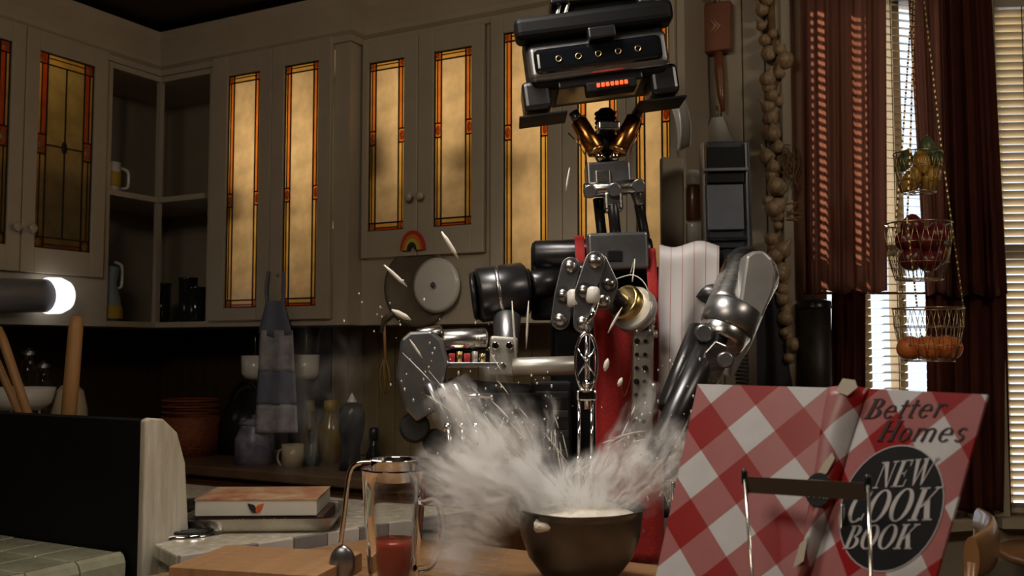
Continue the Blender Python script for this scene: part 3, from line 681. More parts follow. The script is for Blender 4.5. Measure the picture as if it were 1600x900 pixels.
def spf(a, b):
    p = tr1 + us * (a * WSP) - (v1 * (1 - a) + v2 * a) * (b * HB); return p + ns * (.006 * math.sin(math.pi * a) + .0025 * math.sin(9 * b + 3 * a))
sp.grid(spf, 8, 20); sp.uv = {i: (.021 + W1 + (i % 9) / 8 * WSP, -(i // 9) / 20 * HB) for i in range(len(sp.v))}
spo = sp.build('spine', ging, book, solid=.002)
pg = MB()
for k in range(9):
    off = -.005 - k * .0022
    pg.prism([tr1 - u1 * (W1 * .94) + n1 * off + v1 * -.006, tr1 + n1 * off + v1 * -.006, tr1 + n1 * off - v1 * (HB * .97), tr1 - u1 * (W1 * .94) + n1 * off - v1 * (HB * .97)], -n1 * .0025)
pg.build('page_block', PAPER, book, kind='stuff')
pg = MB()
for k in range(9):
    off = -.005 - k * .0022
    pg.prism([tls + n2 * off - v2 * .006, tls + u2 * (W2 * .80) + n2 * off - v2 * .006, tls + u2 * (W2 * .80) + n2 * off - v2 * (HB * .97), tls + n2 * off - v2 * (HB * .97)], -n2 * .0025)
pg.build('page_block', PAPER, book, kind='stuff')
# torn paper tops along the spine
for (a, b, pts) in ((.5, .02, ((-.012, -.004), (.004, -.010), (.016, .002), (.012, .012), (-.004, .014))), (.45, .40, ((-.014, -.018), (.002, -.006), (.010, .014), (.006, .022), (-.004, .006))), (.15, .78, ((-.008, -.022), (.004, -.012), (.006, .020), (-.003, .008)))):
    c = spf(a, b) + ns * .004
    MB().prism([c + us * x + vs_ * y for x, y in pts], ns * .0006).build('torn_patch', PAPER, book)
# black oval with the title
oc = tls + u2 * (W2 * .50) - v2 * (HB * .52); ax_, by_ = .076, .078
def disc(mb, c, u, v, n, rx, ry, th, k=40): mb.prism([c + u * (rx * math.cos(2 * math.pi * i / k)) + v * (ry * math.sin(2 * math.pi * i / k)) for i in range(k)], n * th); return mb
disc(MB(), oc + n2 * .0002, u2, v2, n2, ax_, by_, .0007).build('title_rim', WHTPRINT, cvR)
disc(MB(), oc + n2 * .0004, u2, v2, n2, ax_ * .98, by_ * .98, .0008).build('title_oval', BLKPRINT, cvR)
ua = u2 * math.cos(R_(11)) + v2 * math.sin(R_(11)); va = -u2 * math.sin(R_(11)) + v2 * math.cos(R_(11))       # the title is printed at a slant
for txt, du, dv, h, sq in (('NEW', -.028, .024, .033, .98), ('COOK', -.066, -.018, .039, 1.02), ('BOOK', -.062, -.051, .029, 1.10)):
    lettering(cvR, 'lettering', txt, oc + ua * du + va * dv + n2 * .0013, ua, va, n2, h, WHTPRINT, .32, .0, sq)
ub = u2 * math.cos(R_(5)) + v2 * math.sin(R_(5)); vb_ = -u2 * math.sin(R_(5)) + v2 * math.cos(R_(5))
lettering(cvR, 'lettering', 'Better', tls + u2 * .006 - v2 * .042 + n2 * .0006, ub, vb_, n2, .027, DKPRINT, .36, .05, 1.40)
lettering(cvR, 'lettering', 'Homes', tls + u2 * .038 - v2 * .070 + n2 * .0006, ub, vb_, n2, .027, DKPRINT, .36, .05, 1.40)
c = spf(.35, .50) + ns * .0045
disc(MB(), c, us, vs_, ns, .017, .022, .0008).build('spine_oval', BLKPRINT, book)
lettering(book, 'spine_lettering', 'NEW', c - us * .012 + vs_ * .002 + ns * .0012, us, vs_, ns, .010, WHTPRINT, .2, .0, .9); lettering(book, 'spine_lettering', 'COOK', c - us * .014 - vs_ * .011 + ns * .0012, us, vs_, ns, .010, WHTPRINT, .2, .0, .85)
# wire stand
ws = thing('book_stand', 'wire cookbook stand with two prongs and a dark crossbar holding the cookbook', 'stand', onZ(1290, 1000, ZI))
WIREM = mat('stand_wire', (.70, .68, .62), .2, 1)
low = -v1 * HB
bl = tl - v1 * HB + u1 * (W1 * .45); br = tls - v2 * HB + u2 * (W2 * .25)
pa0, pa1 = P(1163, 742, 1.24), P(1176, 905, 1.185); pb0, pb1 = P(1356, 752, 1.11), P(1361, 905, 1.06)
def floorpt(p, z=ZI + .003): return V((p.x, p.y, z))
for a, b in ((pa0, pa1), (pb0, pb1)):
    e_ = b + (b - a) * .55; e_.z = max(e_.z, ZI + .07); f_ = floorpt(e_ - DV * .01)
    MB().tube([a, b, e_, f_, f_ + DV * .16], .0022, 8).build('prong', WIREM, ws)
    MB().lathe(a - ZV * .012, ZV, [(.0035, 0), (.0042, .003), (.0042, .016), (.002, .02)], 10).build('tip', BLACKP, ws)
fl1, fl2 = floorpt(bl), floorpt(br)
zsh = min((tl - v1 * HB).z, (tls - v2 * HB + u2 * W2).z)
MB().tube([tl - v1 * HB - ZV * .0035 + n1 * .004 + u1 * .01, tr1 - v1 * HB - ZV * .0035 + n1 * .004, tls - v2 * HB - ZV * .0035, tls - v2 * HB + u2 * (W2 - .01) - ZV * .0035], .003, 8).build('ledge_wire', WIREM, ws)
for q in (tl - v1 * HB + u1 * .05, tls - v2 * HB + u2 * .12):
    MB().tube([q - ZV * .005, floorpt(q), floorpt(q) + DV * .12, q + DV * .10 + ZV * .12], .003, 8).build('leg', WIREM, ws)
MB().box((pa0 + pb0) / 2 - ZV * .012, ((pb0 - pa0).length, .003, .020), Matrix(((pb0 - pa0).normalized(), ZV.cross((pb0 - pa0).normalized()), ZV)).transposed()).build('crossbar', mat('dark_bar', (.045, .03, .018), .6), ws)
# ---- mixing bowl
bz = ZI; bcn = P(903, 0, 1.74); bcn.z = bz; br_ = .111
BOWLM = mat('bowl_steel', (.13, .122, .115), .36, 1, var=.3, vscale=9)
prof = [(.040, 0), (.046, .004), (.070, .022), (.093, .052), (.106, .088), (.111, .125), (.111, .134), (.116, .137), (.115, .139), (.108, .138), (.107, .125), (.102, .088), (.088, .053), (.064, .026), (.0, .012)]
bowl = thing('mixing_bowl', 'round dark steel mixing bowl overflowing with flying flour', 'bowl', bcn)
MB().lathe(bcn, ZV, prof, 48, cap=True).build('vessel', BOWLM, bowl)
FLOURM = mat('flour', (.70, .65, .56), .95, var=.12, vscale=30, bump=.6, bscale=60)
def lump(q): return 1 + .16 * math.sin(7 * q.x + 3) * math.sin(6 * q.y + 1) + .08 * math.sin(17 * q.x) * math.sin(13 * q.y)
tag(MB().ball(bcn + V((0, 0, .118)), (.104, .104, .022), None, 40, 14, lump).build('batter', FLOURM), 'pale lumpy flour batter filling the dark mixing bowl', 'batter', kind='stuff')
# ---- glass pitcher, metal cup hooked over the rim
pcn = P(622, 0, 1.75); pcn.z = ZI
PGL = mat('pitcher_glass', (.97, .98, .98), .02, trans=1, ior=1.42)
pt = thing('glass_pitcher', 'clear glass pitcher with a handle and a modelled red reflection inside, left of the mixing bowl', 'pitcher', pcn)
prof = [(.0, .004), (.046, .004), (.050, .001), (.052, .006), (.054, .03), (.060, .10), (.066, .17), (.069, .205), (.0705, .206), (.0672, .20), (.0645, .17), (.0585, .10), (.0525, .03), (.048, .012), (0, .011)]
MB().lathe(pcn, ZV, [(r * .86, h) for r, h in prof], 36, cap=False).build('vessel', PGL, pt)
hp = [pcn + RV * a - DV * .02 + ZV * h for a, h in ((.052, .145), (.072, .150), (.084, .135), (.087, .10), (.080, .06), (.066, .035), (.046, .03))]
def smoothpath(pts, k=5):
    out = []; n = len(pts)
    for i in range(n - 1):
        p0, p1, p2, p3 = pts[max(i - 1, 0)], pts[i], pts[i + 1], pts[min(i + 2, n - 1)]
        for j in range(k):
            t = j / k; out.append(.5 * ((2 * p1) + (p2 - p0) * t + (2 * p0 - 5 * p1 + 4 * p2 - p3) * t * t + (3 * p1 - p0 - 3 * p2 + p3) * t ** 3))
    return out + [pts[-1]]
MB().tube(smoothpath(hp), .0065, 10).build('handle', PGL, pt)
REDREFL = mat('red_reflection', (.42, .03, .015), .25)  # solid red core stands in for a red reflection in the glass
MB().lathe(pcn, ZV, [(0, .0125), (.038, .0125), (.043, .07), (.042, .078), (0, .079)], 28, cap=False).build('reflection_core', REDREFL, pt)
sc_ = thing('metal_scoop', 'long-handled metal scoop hooked over the rim of the glass pitcher', 'scoop', pcn + RV * -.06)
q0 = pcn + ZV * .212 + RV * -.012; hpts = [q0, q0 + RV * -.03 + ZV * .004, q0 + RV * -.058 + ZV * .0, q0 + RV * -.070 - ZV * .02, q0 + RV * -.078 - ZV * .09, q0 + RV * -.084 - ZV * .145]
MB().tube(smoothpath(hpts), .0048, 10).build('handle', CHROME, sc_)
MB().ball(q0 + RV * -.080 - ZV * .176, (.024, .012, .032), CAMR, 18, 10).build('cup', GREYM, sc_)
MB().lathe(pcn + ZV * .182, ZV, [(.040, 0), (.043, .038), (.045, .040), (.0415, .038), (.0385, .002), (0, .001)], 28, cap=False).build('strainer_cup', CHROME, sc_)

# ================================================================== the robot: a plain generic kitchen machine
rb = thing('robot', 'tall grey metal kitchen robot with dark boxy head, arms and a red apron', 'robot', cw(.17, 2.36, 0))
def S(z): return z / FPX
def cylpx(name, a, b, r0, m, r1=None, bev=4, parent=None, n=24, label=None):
    """cylinder between two (px,py,depth) points, radius in pixels"""
    p, q = P(*a), P(*b); k0, k1 = S(a[2]), S(b[2]); r1 = r0 if r1 is None else r1
    return MB().cyl(p, q, r0 * k0, r1 * k1, n, bev * k0).build(name, m, parent or rb, label=label)
def boxpx(name, x0, y0, x1, y1, z, dep, m, roll=0, bev=4, parent=None, yaw=0, pitch=0, label=None):
    c = P((x0 + x1) / 2, (y0 + y1) / 2, z); k = S(z)
    Rm = CAMR @ rot('Z', yaw) @ rot('X', pitch) @ rot('Y', roll)
    return MB().box(c, ((x1 - x0) * k, dep, (y1 - y0) * k), Rm).build(name, m, parent or rb, bev=bev * k, label=label, bseg=3)
def polypx(name, pts, z, dep, m, bev=2, parent=None, dz=None):
    q = [P(x, y, z + (dz[i] if dz else 0)) for i, (x, y) in enumerate(pts)]
    return MB().prism(q, DV * dep).build(name, m, parent or rb, bev=bev * S(z))
# base and trunk (mostly hidden by the island)
bs_ = cw(.17, 2.36, 0)
MB().box(bs_ + ZV * .12, (.42, .30, .16), CAMR).build('base', GUN, rb, bev=.02)
for sx in (-.18, -.06, .06, .18): MB().cyl(bs_ + cw(sx - .03, -.12, .06), bs_ + cw(sx + .03, -.12, .06), .06, n=20).build('wheel', RUBBER, rb)
MB().box(bs_ + ZV * .48, (.12, .12, .58), CAMR).build('column', GUN, rb, bev=.015)
boxpx('trunk', 862, 420, 1040, 800, 2.36, .13, BLACK, bev=8)
boxpx('trunk_front', 830, 596, 892, 800, 2.25, .08, BLACKP, bev=5)
for i in range(4): boxpx('fin', 836, 612 + i * 30, 888, 622 + i * 30, 2.20, .02, GUN, bev=1)
# shoulders
cylpx('shoulder_bar', (832, 400, 2.26), (1018, 392, 2.26), 24, GUN, bev=5)
boxpx('shoulder_block', 916, 366, 1010, 424, 2.19, .09, GREYM, roll=-2, bev=5)
boxpx('shoulder_slot', 948, 392, 972, 410, 2.158, .03, BLACKP, bev=2)
boxpx('shoulder_housing', 830, 380, 905, 500, 2.29, .10, BLACK, bev=6)
MB().box(P(965, 455, 2.28), (.12, .08, .12), CAMR).build('chest_box', BLACK, rb, bev=.008)
# neck: stacked column, two copper pistons, yoke
boxpx('neck_yoke', 915, 256, 984, 304, 2.20, .075, GREYM, roll=-3, bev=4)
boxpx('yoke_plate', 930, 266, 954, 288, 2.158, .012, STEEL, roll=-3, bev=2)
cylpx('yoke_pin', (912, 298, 2.17), (1004, 290, 2.17), 12, STEEL, bev=2)
for (x, y) in ((922, 299), (960, 296), (998, 290)): cylpx('bolt', (x, y, 2.135), (x, y, 2.175), 11, GREYM, bev=2)
boxpx('clevis', 942, 300, 972, 332, 2.18, .05, STEEL, roll=-3, bev=5)
cylpx('clevis', (992, 286, 2.18), (1000, 322, 2.18), 13, GREYM, r1=8)
for a, b, r in (((934, 310, 2.19), (941, 372, 2.22), 8), ((957, 318, 2.16), (964, 385, 2.18), 9), ((998, 318, 2.19), (1008, 372, 2.22), 8)): cylpx('neck_rod', a, b, r, BLACKP, bev=1)
cylpx('neck_column', (946, 170, 2.22), (950, 258, 2.22), 13, BLACK)
for i in range(6): cylpx('neck_ring', (945.5 + i * .3, 176 + i * 7, 2.22), (945.5 + i * .3, 180 + i * 7, 2.22), 17, RUBBER, bev=1)
boxpx('neck_bracket', 933, 192, 968, 206, 2.17, .05, STEEL, bev=3)
for a, b in (((903, 188, 2.19), (934, 240, 2.18)), ((992, 184, 2.19), (963, 240, 2.18))):
    c = cylpx('neck_piston', a, b, 14, COPPER, bev=3)
    d = (P(*b) - P(*a)).normalized()
    MB().cyl(P(*b) - d * .004, P(*b) + d * .020, .011, n=16).build('piston_rod', CHROME, c)
    MB().cyl(P(*a) - d * .022, P(*a) + d * .004, .012, n=16).build('piston_cap', GREYM, c)
    MB().cyl(P(*b) - d * .012, P(*b) - d * .004, .0215, n=24).build('piston_collar', BRASS, c)
MB().tube([P(*q) for q in ((888, 208, 2.17), (905, 225, 2.16), (916, 245, 2.17), (917, 262, 2.18))], .0016, 6).build('wire', COPPER, rb)
MB().tube([P(*q) for q in ((1002, 192, 2.17), (996, 215, 2.16), (986, 232, 2.17), (984, 262, 2.18))], .0016, 6).build('wire', COPPER, rb)
# head: one plain dark sensor box with a single wide glass visor
HR = -7.5; HZ = 2.16; hc = P(925, 92, HZ); HM = CAMR @ rot('Y', HR); kz = S(HZ)
def hb(name, u, v, w_, h_, dep, off, m, bev=3, parent=None, seg=3):
    """box on the head: centre (u,v) px from the head centre, off = distance towards the camera"""
    c = hc + HM @ V((u * kz, -off, -v * kz))
    return MB().box(c, (w_ * kz, dep, h_ * kz), HM).build(name, m, parent or head, bev=bev * kz, bseg=seg)
head = MB().box(hc, (212 * kz, .20, 112 * kz), HM).build('head', BLACK, rb, bev=14 * kz, bseg=4)
hb('top_case', 20, -66, 150, 40, .16, -.02, BLACK, 6)
hb('brow_plate', 0, -34, 240, 34, .07, .10, BLACK, 10)
vis = hb('visor_bezel', 0, 18, 214, 56, .03, .10, GREYM, 20, seg=5)
hb('visor_glass', 0, 18, 198, 42, .03, .106, mat('visor_glass', (.006, .007, .009), .06, spec=.8, coat=.6), 18, vis, 5)
for i in range(5): 
    c = hc + HM @ V(((-60 + 30 * i) * kz, -.119, -18 * kz)); MB().lathe(c, HM @ V((0, -1, 0)), [(5 * kz, 0), (5 * kz, .004), (3.6 * kz, .004), (3.2 * kz, .001), (0, .001)], 16, cap=False).build('sensor', BRASS, vis)
for sx in (-1, 1): hb('side_pod', sx * 98, 62, 44, 46, .12, .03, GUN, 8)
hb('chin_tray', 0, 54, 130, 12, .14, .03, BLACKP, 3)
for sx in (-1, 1): hb('side_plate', sx * 92, 92, 74, 4, .10, .03, BLACK, 1)
LED = mat('red_indicator', (1, .08, .02), .4, emit=1.6)
ind = hb('indicator_housing', 14, 66, 76, 16, .05, .09, BLACK, 3)
for i in range(7): hb('indicator_lamp', -6 + i * 7, 65, 5, 6, .006, .117, LED, 1, ind)
hb('front_box', 8, -10, 42, 18, .03, .13, GUN, 3)
for a, b, r in (((862, 58, 2.08), (884, -30, 2.10), 4), ((872, 62, 2.07), (898, -30, 2.09), 3.5)): cylpx('antenna', a, b, r, STEEL, bev=1, parent=head)
cylpx('antenna_clamp', (854, 54, 2.075), (866, 26, 2.075), 9, CHROME, parent=head)
cylpx('blue_knob', (832, 62, 2.08), (834, 44, 2.08), 8, mat('blue_plastic', (.04, .08, .16), .35), parent=head); 
for (u, v, w_, h_, m_) in ((-10, -95, 60, 26, GUN), (50, -92, 54, 34, BLACK), (88, -84, 26, 50, GREYM), (10, -78, 90, 6, BRASS), (-44, -80, 30, 10, GUN)): hb('top_module', u, v, w_, h_, .10, .04, m_, 3)
MB().cyl(hc + HM @ V((96 * kz, .0, 70 * kz)), hc + HM @ V((104 * kz, .0, 150 * kz)), 20 * kz, n=24).build('top_canister', STEEL, head)
# arm on the left: motor, elbow link, forearm rail, hand
mo = cylpx('shoulder_motor', (744, 462, 2.20), (822, 452, 2.22), 43, GUN, bev=5, n=32)
cylpx('motor_cap', (737, 463, 2.20), (745, 462, 2.20), 38, BLACKP, bev=3, parent=mo, n=32)
cylpx('motor_band', (778, 458, 2.208), (784, 457, 2.208), 44.5, STEEL, bev=1, parent=mo, n=32)
cylpx('motor_ring', (818, 453, 2.22), (830, 452, 2.22), 33, BLACKP, bev=2, n=32)
cylpx('motor_link', (826, 446, 2.23), (872, 440, 2.26), 22, GUN)
cylpx('elbow_link', (792, 494, 2.18), (792, 560, 2.12), 22, GREYM, r1=18)
cylpx('forearm_rail', (800, 574, 2.10), (900, 571, 2.10), 15, PALEM, bev=2)
boxpx('elbow_block', 764, 526, 808, 586, 2.12, .06, PALEM, roll=4, bev=5)
for q in ((774, 540), (796, 540), (785, 572)): cylpx('bolt', (q[0], q[1], 2.075), (q[0], q[1], 2.09), 6, CHROME, bev=1)
hl = cylpx('forearm_cylinder', (690, 532, 2.08), (760, 529, 2.10), 17, STEEL, bev=3)
cylpx('forearm_cylinder', (652, 524, 2.10), (690, 517, 2.12), 10, STEEL, bev=2)
boxpx('forearm_frame', 690, 548, 766, 572, 2.12, .06, BLACK, bev=3)
boxpx('forearm_plate', 690, 566, 780, 574, 2.07, .05, STEEL, bev=1)
for i, m_ in enumerate((REDF, BRASS, REDF, PALEM, BRASS)): cylpx('cable_plug', (706 + i * 12, 566, 2.065), (706 + i * 12, 552 - (i % 2) * 3, 2.065), 5, m_, bev=1)
polypx('hand_plate', [(626, 530), (640, 518), (672, 516), (690, 530), (700, 566), (686, 640), (650, 660), (632, 640), (618, 590)], 2.02, .045, GREYM, 5)
cylpx('hand_wheel', (648, 668, 2.03), (648, 668, 2.08), 24, RUBBER, bev=5)
cylpx('hand_wheel', (680, 690, 2.05), (680, 690, 2.09), 20, RUBBER, bev=5)
for i in range(3):
    a = (668 + i * 20, 600, 1.99); b = (700 + i * 22, 668, 1.97); c = (704 + i * 20, 706, 1.95)
    f = cylpx('finger', a, b, 9, GREYM, r1=7); cylpx('fingertip', b, c, 7, STEEL, r1=4, parent=f); cylpx('knuckle', (b[0] - 6, b[1], 1.97), (b[0] + 6, b[1], 1.97), 9, CHROME, bev=1, parent=f)
cylpx('hand_bar', (726, 618, 2.02), (770, 620, 2.02), 4, CHROME, bev=1); cylpx('hand_bar', (744, 620, 2.00), (748, 619, 2.0), 8, BLACKP, bev=1)
cylpx('lower_frame', (690, 640, 2.14), (860, 640, 2.16), 26, BLACK)
cylpx('lower_strut', (700, 600, 2.14), (830, 610, 2.18), 10, GUN)
# middle hand that holds the beater: three jointed flat links
def link(pts, r, z, m, dep=.014):
    """flat rounded link through the pixel points"""
    for (a, b) in zip(pts, pts[1:]):
        p, q = P(a[0], a[1], z), P(b[0], b[1], z); d = (q - p).normalized(); s = DV.cross(d).normalized(); k = r * S(z); out = []
        for i in range(9): t = math.pi * i / 8 - math.pi / 2; out.append(q + d * (k * math.cos(t)) + s * (k * math.sin(t)))
        for i in range(9): t = math.pi * i / 8 + math.pi / 2; out.append(p + d * (k * math.cos(t)) + s * (k * math.sin(t)))
        f = MB().prism(out, DV * dep).build('finger', m, rb, bev=.0015)
        for w_ in (p, q): MB().lathe(w_ + DV * .004, -DV, [(k * .72, 0), (k * .72, .006), (k * .45, .010), (0, .011)], 16, cap=False).build('knuckle', STEEL, f)
link([(892, 416), (881, 462), (876, 500)], 15, 2.02, GREYM); link([(930, 408), (914, 456), (912, 505)], 16, 1.985, GREYM); link([(936, 410), (952, 444), (944, 470)], 14, 2.03, GREYM)
cylpx('wrist', (905, 440, 2.08), (925, 430, 2.18), 26, GUN); boxpx('palm', 880, 420, 950, 478, 2.06, .03, GUN, roll=5, bev=6)
cylpx('fingertip_pad', (896, 452, 2.0), (898, 480, 2.0), 10, WHITEC, r1=12, bev=4); cylpx('fingertip_pad', (928, 448, 1.98), (926, 474, 1.98), 10, WHITEC, r1=11, bev=4)
# third arm: brass wheel, perforated pale rail
cylpx('wheel_hub', (972, 470, 2.08), (1000, 490, 2.12), 30, BRASS, bev=4, n=28); cylpx('wheel_rim', (986, 480, 2.08), (996, 488, 2.10), 37, PALEM, bev=3, n=32); cylpx('wheel_link', (944, 452, 2.05), (976, 474, 2.08), 12, GUN)
pr = boxpx('forearm_strip', 988, 492, 1020, 702, 2.10, .022, PALEM, roll=1.2, bev=4)
for i in range(9):
    for dx in (-7, 6):
        cylpx('hole', (1003 + dx - i * .4, 512 + i * 21, 2.083), (1003 + dx - i * .4, 512 + i * 21, 2.095), 3.4 if (i + dx) % 3 else 4.6, BLACKP, bev=.5, parent=pr, n=10)
for q in ((1016, 500), (1020, 522), (1018, 604)): cylpx('bolt', (q[0], q[1], 2.08), (q[0] + 7, q[1], 2.08), 6, PALEM, bev=1)
# arm on the right: big rounded shoulder shell, collar, dark forearm reaching behind the book
sh_o = []
A_, B_ = P(1172, 428, 2.16), P(1112, 550, 2.02)
sd = (B_ - A_).normalized()
def capsule(name, a, b, ra, rb2, m, flat_=.75, n=28):
    d = (b - a).normalized(); L_ = (b - a).length; pf = []
    for i in range(7): t = math.pi / 2 * i / 6; pf.append((ra * math.sin(t), -ra * math.cos(t)))
    pf += [(ra + (rb2 - ra) * k / 4, L_ * k / 4) for k in range(1, 5)]; pf[0] = (0.0005, pf[0][1])
    return MB().lathe(a, d, pf, n, hint=DV, sx=1, sy=flat_).build(name, m, rb)
capsule('shoulder_shell', A_, P(1138, 500, 2.08), 47 * S(2.16), 42 * S(2.08), STEEL)
capsule('shoulder_shell', P(1142, 428, 2.20), P(1118, 486, 2.14), 42 * S(2.2), 40 * S(2.14), GUN)
polypx('shoulder_plate', [(1166, 400), (1178, 392), (1194, 391), (1207, 404), (1213, 428), (1211, 452), (1176, 536), (1146, 592), (1138, 586), (1146, 520), (1156, 470)], 2.04, .06, mat('plate_grey', (.34, .33, .32), .42, .55, var=.15, vscale=20), 6)
cylpx('elbow_collar', (1150, 478, 2.03), (1134, 516, 2.02), 44, GREYM, bev=4, n=32); cylpx('elbow_collar', (1134, 516, 2.02), (1124, 540, 2.0), 40, STEEL, r1=34, bev=4, n=32)
for q in ((1160, 502), (1166, 518)): cylpx('bolt', (q[0], q[1], 1.985), (q[0], q[1], 2.0), 6, GUN, bev=1)
cylpx('forearm', (1112, 530, 2.0), (1028, 704, 1.86), 24, GUN, r1=19, bev=3); cylpx('forearm_sleeve', (1092, 512, 2.02), (1040, 640, 1.93), 16, BLACKP, bev=3)
polypx('forearm_fork', [(1118, 532), (1136, 540), (1140, 565), (1100, 640), (1078, 690), (1066, 690), (1098, 600), (1102, 550)], 1.94, .02, STEEL, 2)
cylpx('fork_pivot', (1134, 562, 1.93), (1134, 562, 1.96), 13, GREYM, bev=3); cylpx('fork_pivot', (1100, 520, 1.95), (1100, 520, 1.98), 15, GREYM, bev=4)
for i in range(12): cylpx('coil_spring', (1158 + i * .3, 548 + i * 6, 2.06), (1158 + i * .3, 552 + i * 6, 2.06), 11, RUBBER, bev=1.2, n=14)
cylpx('hand_grip', (1030, 690, 1.87), (1010, 720, 1.80), 15, GUN, r1=9)
# tall housing on the shoulder
hs = boxpx('shoulder_case', 1100, 226, 1166, 392, 2.30, .10, mat('case_blue_grey', (.05, .055, .065), .38, .5, var=.2, vscale=20), roll=-1, bev=2)
boxpx('case_recess', 1104, 230, 1162, 264, 2.247, .012, BLACK, roll=-1, bev=1, parent=hs); boxpx('case_recess', 1104, 270, 1162, 286, 2.247, .012, BLACKP, roll=-1, bev=1, parent=hs); boxpx('case_slot', 1104, 370, 1164, 376, 2.247, .012, BLACKP, roll=-1, bev=1, parent=hs)
boxpx('case_panel', 1104, 288, 1162, 360, 2.246, .010, mat('case_panel', (.12, .13, .155), .45, .4, var=.15, vscale=30), roll=-1, bev=2, parent=hs)
for x in (1099, 1166): boxpx('case_rail', x - 1.5, 222, x + 1.5, 392, 2.25, .02, GREYM, roll=-1, bev=.5, parent=hs)
boxpx('case_rail', 1098, 263, 1168, 268, 2.24, .02, GREYM, roll=-1, bev=.5, parent=hs)
cylpx('case_post', (1134, 392, 2.30), (1130, 440, 2.30), 20, GUN)
# cables
for pts in (((958, 438, 2.09), (990, 430, 2.06), (1012, 452, 2.05), (1016, 500, 2.07)), ((985, 428, 2.12), (992, 405, 2.10), (988, 440, 2.08))): MB().tube(smoothpath([P(*q) for q in pts]), .0014, 6).build('cable', WHITEC, rb)
MB().tube(smoothpath([P(*q) for q in ((956, 500, 2.13), (966, 560, 2.12), (975, 620, 2.12), (990, 560, 2.11), (978, 510, 2.12))]), .001, 6).build('cable', COPPER, rb)
# red apron with straps
def apron(a, b):
    x = 928 + 104 * a + 6 * b; y = 480 + 400 * b; z = 2.19 + .012 * math.sin(a * 11 + b * 2) - .02 * b
    return P(x, y, z)
ap = MB().grid(apron, 30, 24).build('apron', REDF, rb, solid=.003)
def strap(x0, x1, y0, y1, z0, z1, wd=12): 
    f = lambda a, b: P(x0 + (x1 - x0) * b + wd * (a - .5), y0 + (y1 - y0) * b, z0 + (z1 - z0) * b + .004 * math.sin(6 * b))
    return MB().grid(f, 4, 14).build('apron_strap', REDF, rb, solid=.004)
strap(905, 907, 368, 412, 2.205, 2.19, 15); strap(1016, 1022, 388, 470, 2.16, 2.14, 16); strap(1022, 1026, 468, 700, 2.14, 2.16, 20)
# ---- striped towel over the shoulder
tw = bpy.data.materials.new('striped_towel'); tw.use_nodes = True; nt = tw.node_tree; bsd = nt.nodes['Principled BSDF']; uvn = nt.nodes.new('ShaderNodeUVMap'); sep = nt.nodes.new('ShaderNodeSeparateXYZ'); nt.links.new(uvn.outputs[0], sep.inputs[0])
def m2(op, a, b):
    n = nt.nodes.new('ShaderNodeMath'); n.operation = op; nt.links.new(a, n.inputs[0]); n.inputs[1].default_value = b; return n.outputs[0]
fr_ = m2('LESS_THAN', m2('FRACT', m2('MULTIPLY', sep.outputs[0], 5.2), 0), .07); rp = nt.nodes.new('ShaderNodeValToRGB'); rp.color_ramp.interpolation = 'CONSTANT'
rp.color_ramp.elements[0].color = (.56, .53, .54, 1); rp.color_ramp.elements[1].position = .5; rp.color_ramp.elements[1].color = (.42, .22, .23, 1); nt.links.new(fr_, rp.inputs[0]); nt.links.new(rp.outputs[0], bsd.inputs['Base Color']); bsd.inputs['Roughness'].default_value = .9
def towel(a, b):
    x = 1030 + 94 * a - 3 * b; top = 382 + 5 * math.sin(a * 7)
    if b < .12: y = top + 16 * (1 - math.cos(b / .12 * math.pi / 2)) * 0 ; z = 2.22 - .09 * math.sin(b / .12 * math.pi / 2); y = top + 18 * (1 - math.cos(b / .12 * math.pi / 2))
    else: y = top + 18 + (b - .12) / .88 * 300; z = 2.13 + .010 * math.sin(a * 10 + 1.5 * b) * min(1, (b - .1) * 3)
    return P(x, y, z)
tag(MB().grid(towel, 40, 40, uv=True).build('dish_towel', tw, solid=.003), 'white dish towel with thin pink stripes draped over the robot shoulder', 'towel')
# ---- hand beater in the middle hand
be = thing('egg_beater', 'chrome hand beater held upright over the mixing bowl', 'beater', P(916, 720, 1.86))
ZB = 1.93
MB().tube([P(916 + 17 * math.sin(t), 566 + 46 * math.cos(t), ZB) for t in [2 * math.pi * i / 36 for i in range(36)]], .0032, 8, True).build('gear_ring', CHROME, be)
for i in range(3): MB().tube([P(916 + 16 * math.sin(t), 566 + 44 * math.cos(t), ZB) for t in (i * 1.05, i * 1.05 + math.pi)], .0022, 6).build('gear_spoke', CHROME, be)
MB().tube(smoothpath([P(*q) for q in ((918, 505, 1.975), (926, 490, 1.97), (932, 470, 1.99), (934, 450, 2.0))]), .006, 10).build('handle', CHROME, be)
MB().cyl(P(918, 508, 1.96), P(917, 640, ZB), .0055, n=14).build('shaft', CHROME, be)
MB().box(P(916, 618, ZB), (.04, .02, .022), CAMR).build('gear_box', CHROME, be, bev=.004)
for dx in (-11, 9):
    MB().cyl(P(916 + dx, 622, ZB - .005), P(915 + dx, 735, ZB - .05), .0035, n=12).build('rod', CHROME, be); MB().lathe(P(915 + dx, 712, ZB - .05), -ZV, [(.0035, 0), (.007, .004), (.007, .014), (.0035, .018)], 12).build('ferrule', CHROME, be)
    for k in range(2):
        c = P(915 + dx, 735, ZB - .05); ax = (RV if k == 0 else DV)
        MB().tube([c - ZV * (.06 * (1 - math.cos(t)) / 2) + ax * (.016 * math.sin(t)) for t in [2 * math.pi * i / 20 for i in range(20)]], .0016, 6, True).build('beater_loop', CHROME, be)
MB().lathe(P(917, 600, ZB - .012), -DV, [(.006, 0), (.010, .003), (.010, .010), (0, .013)], 16, cap=False).build('crank_knob', CHROME, be)

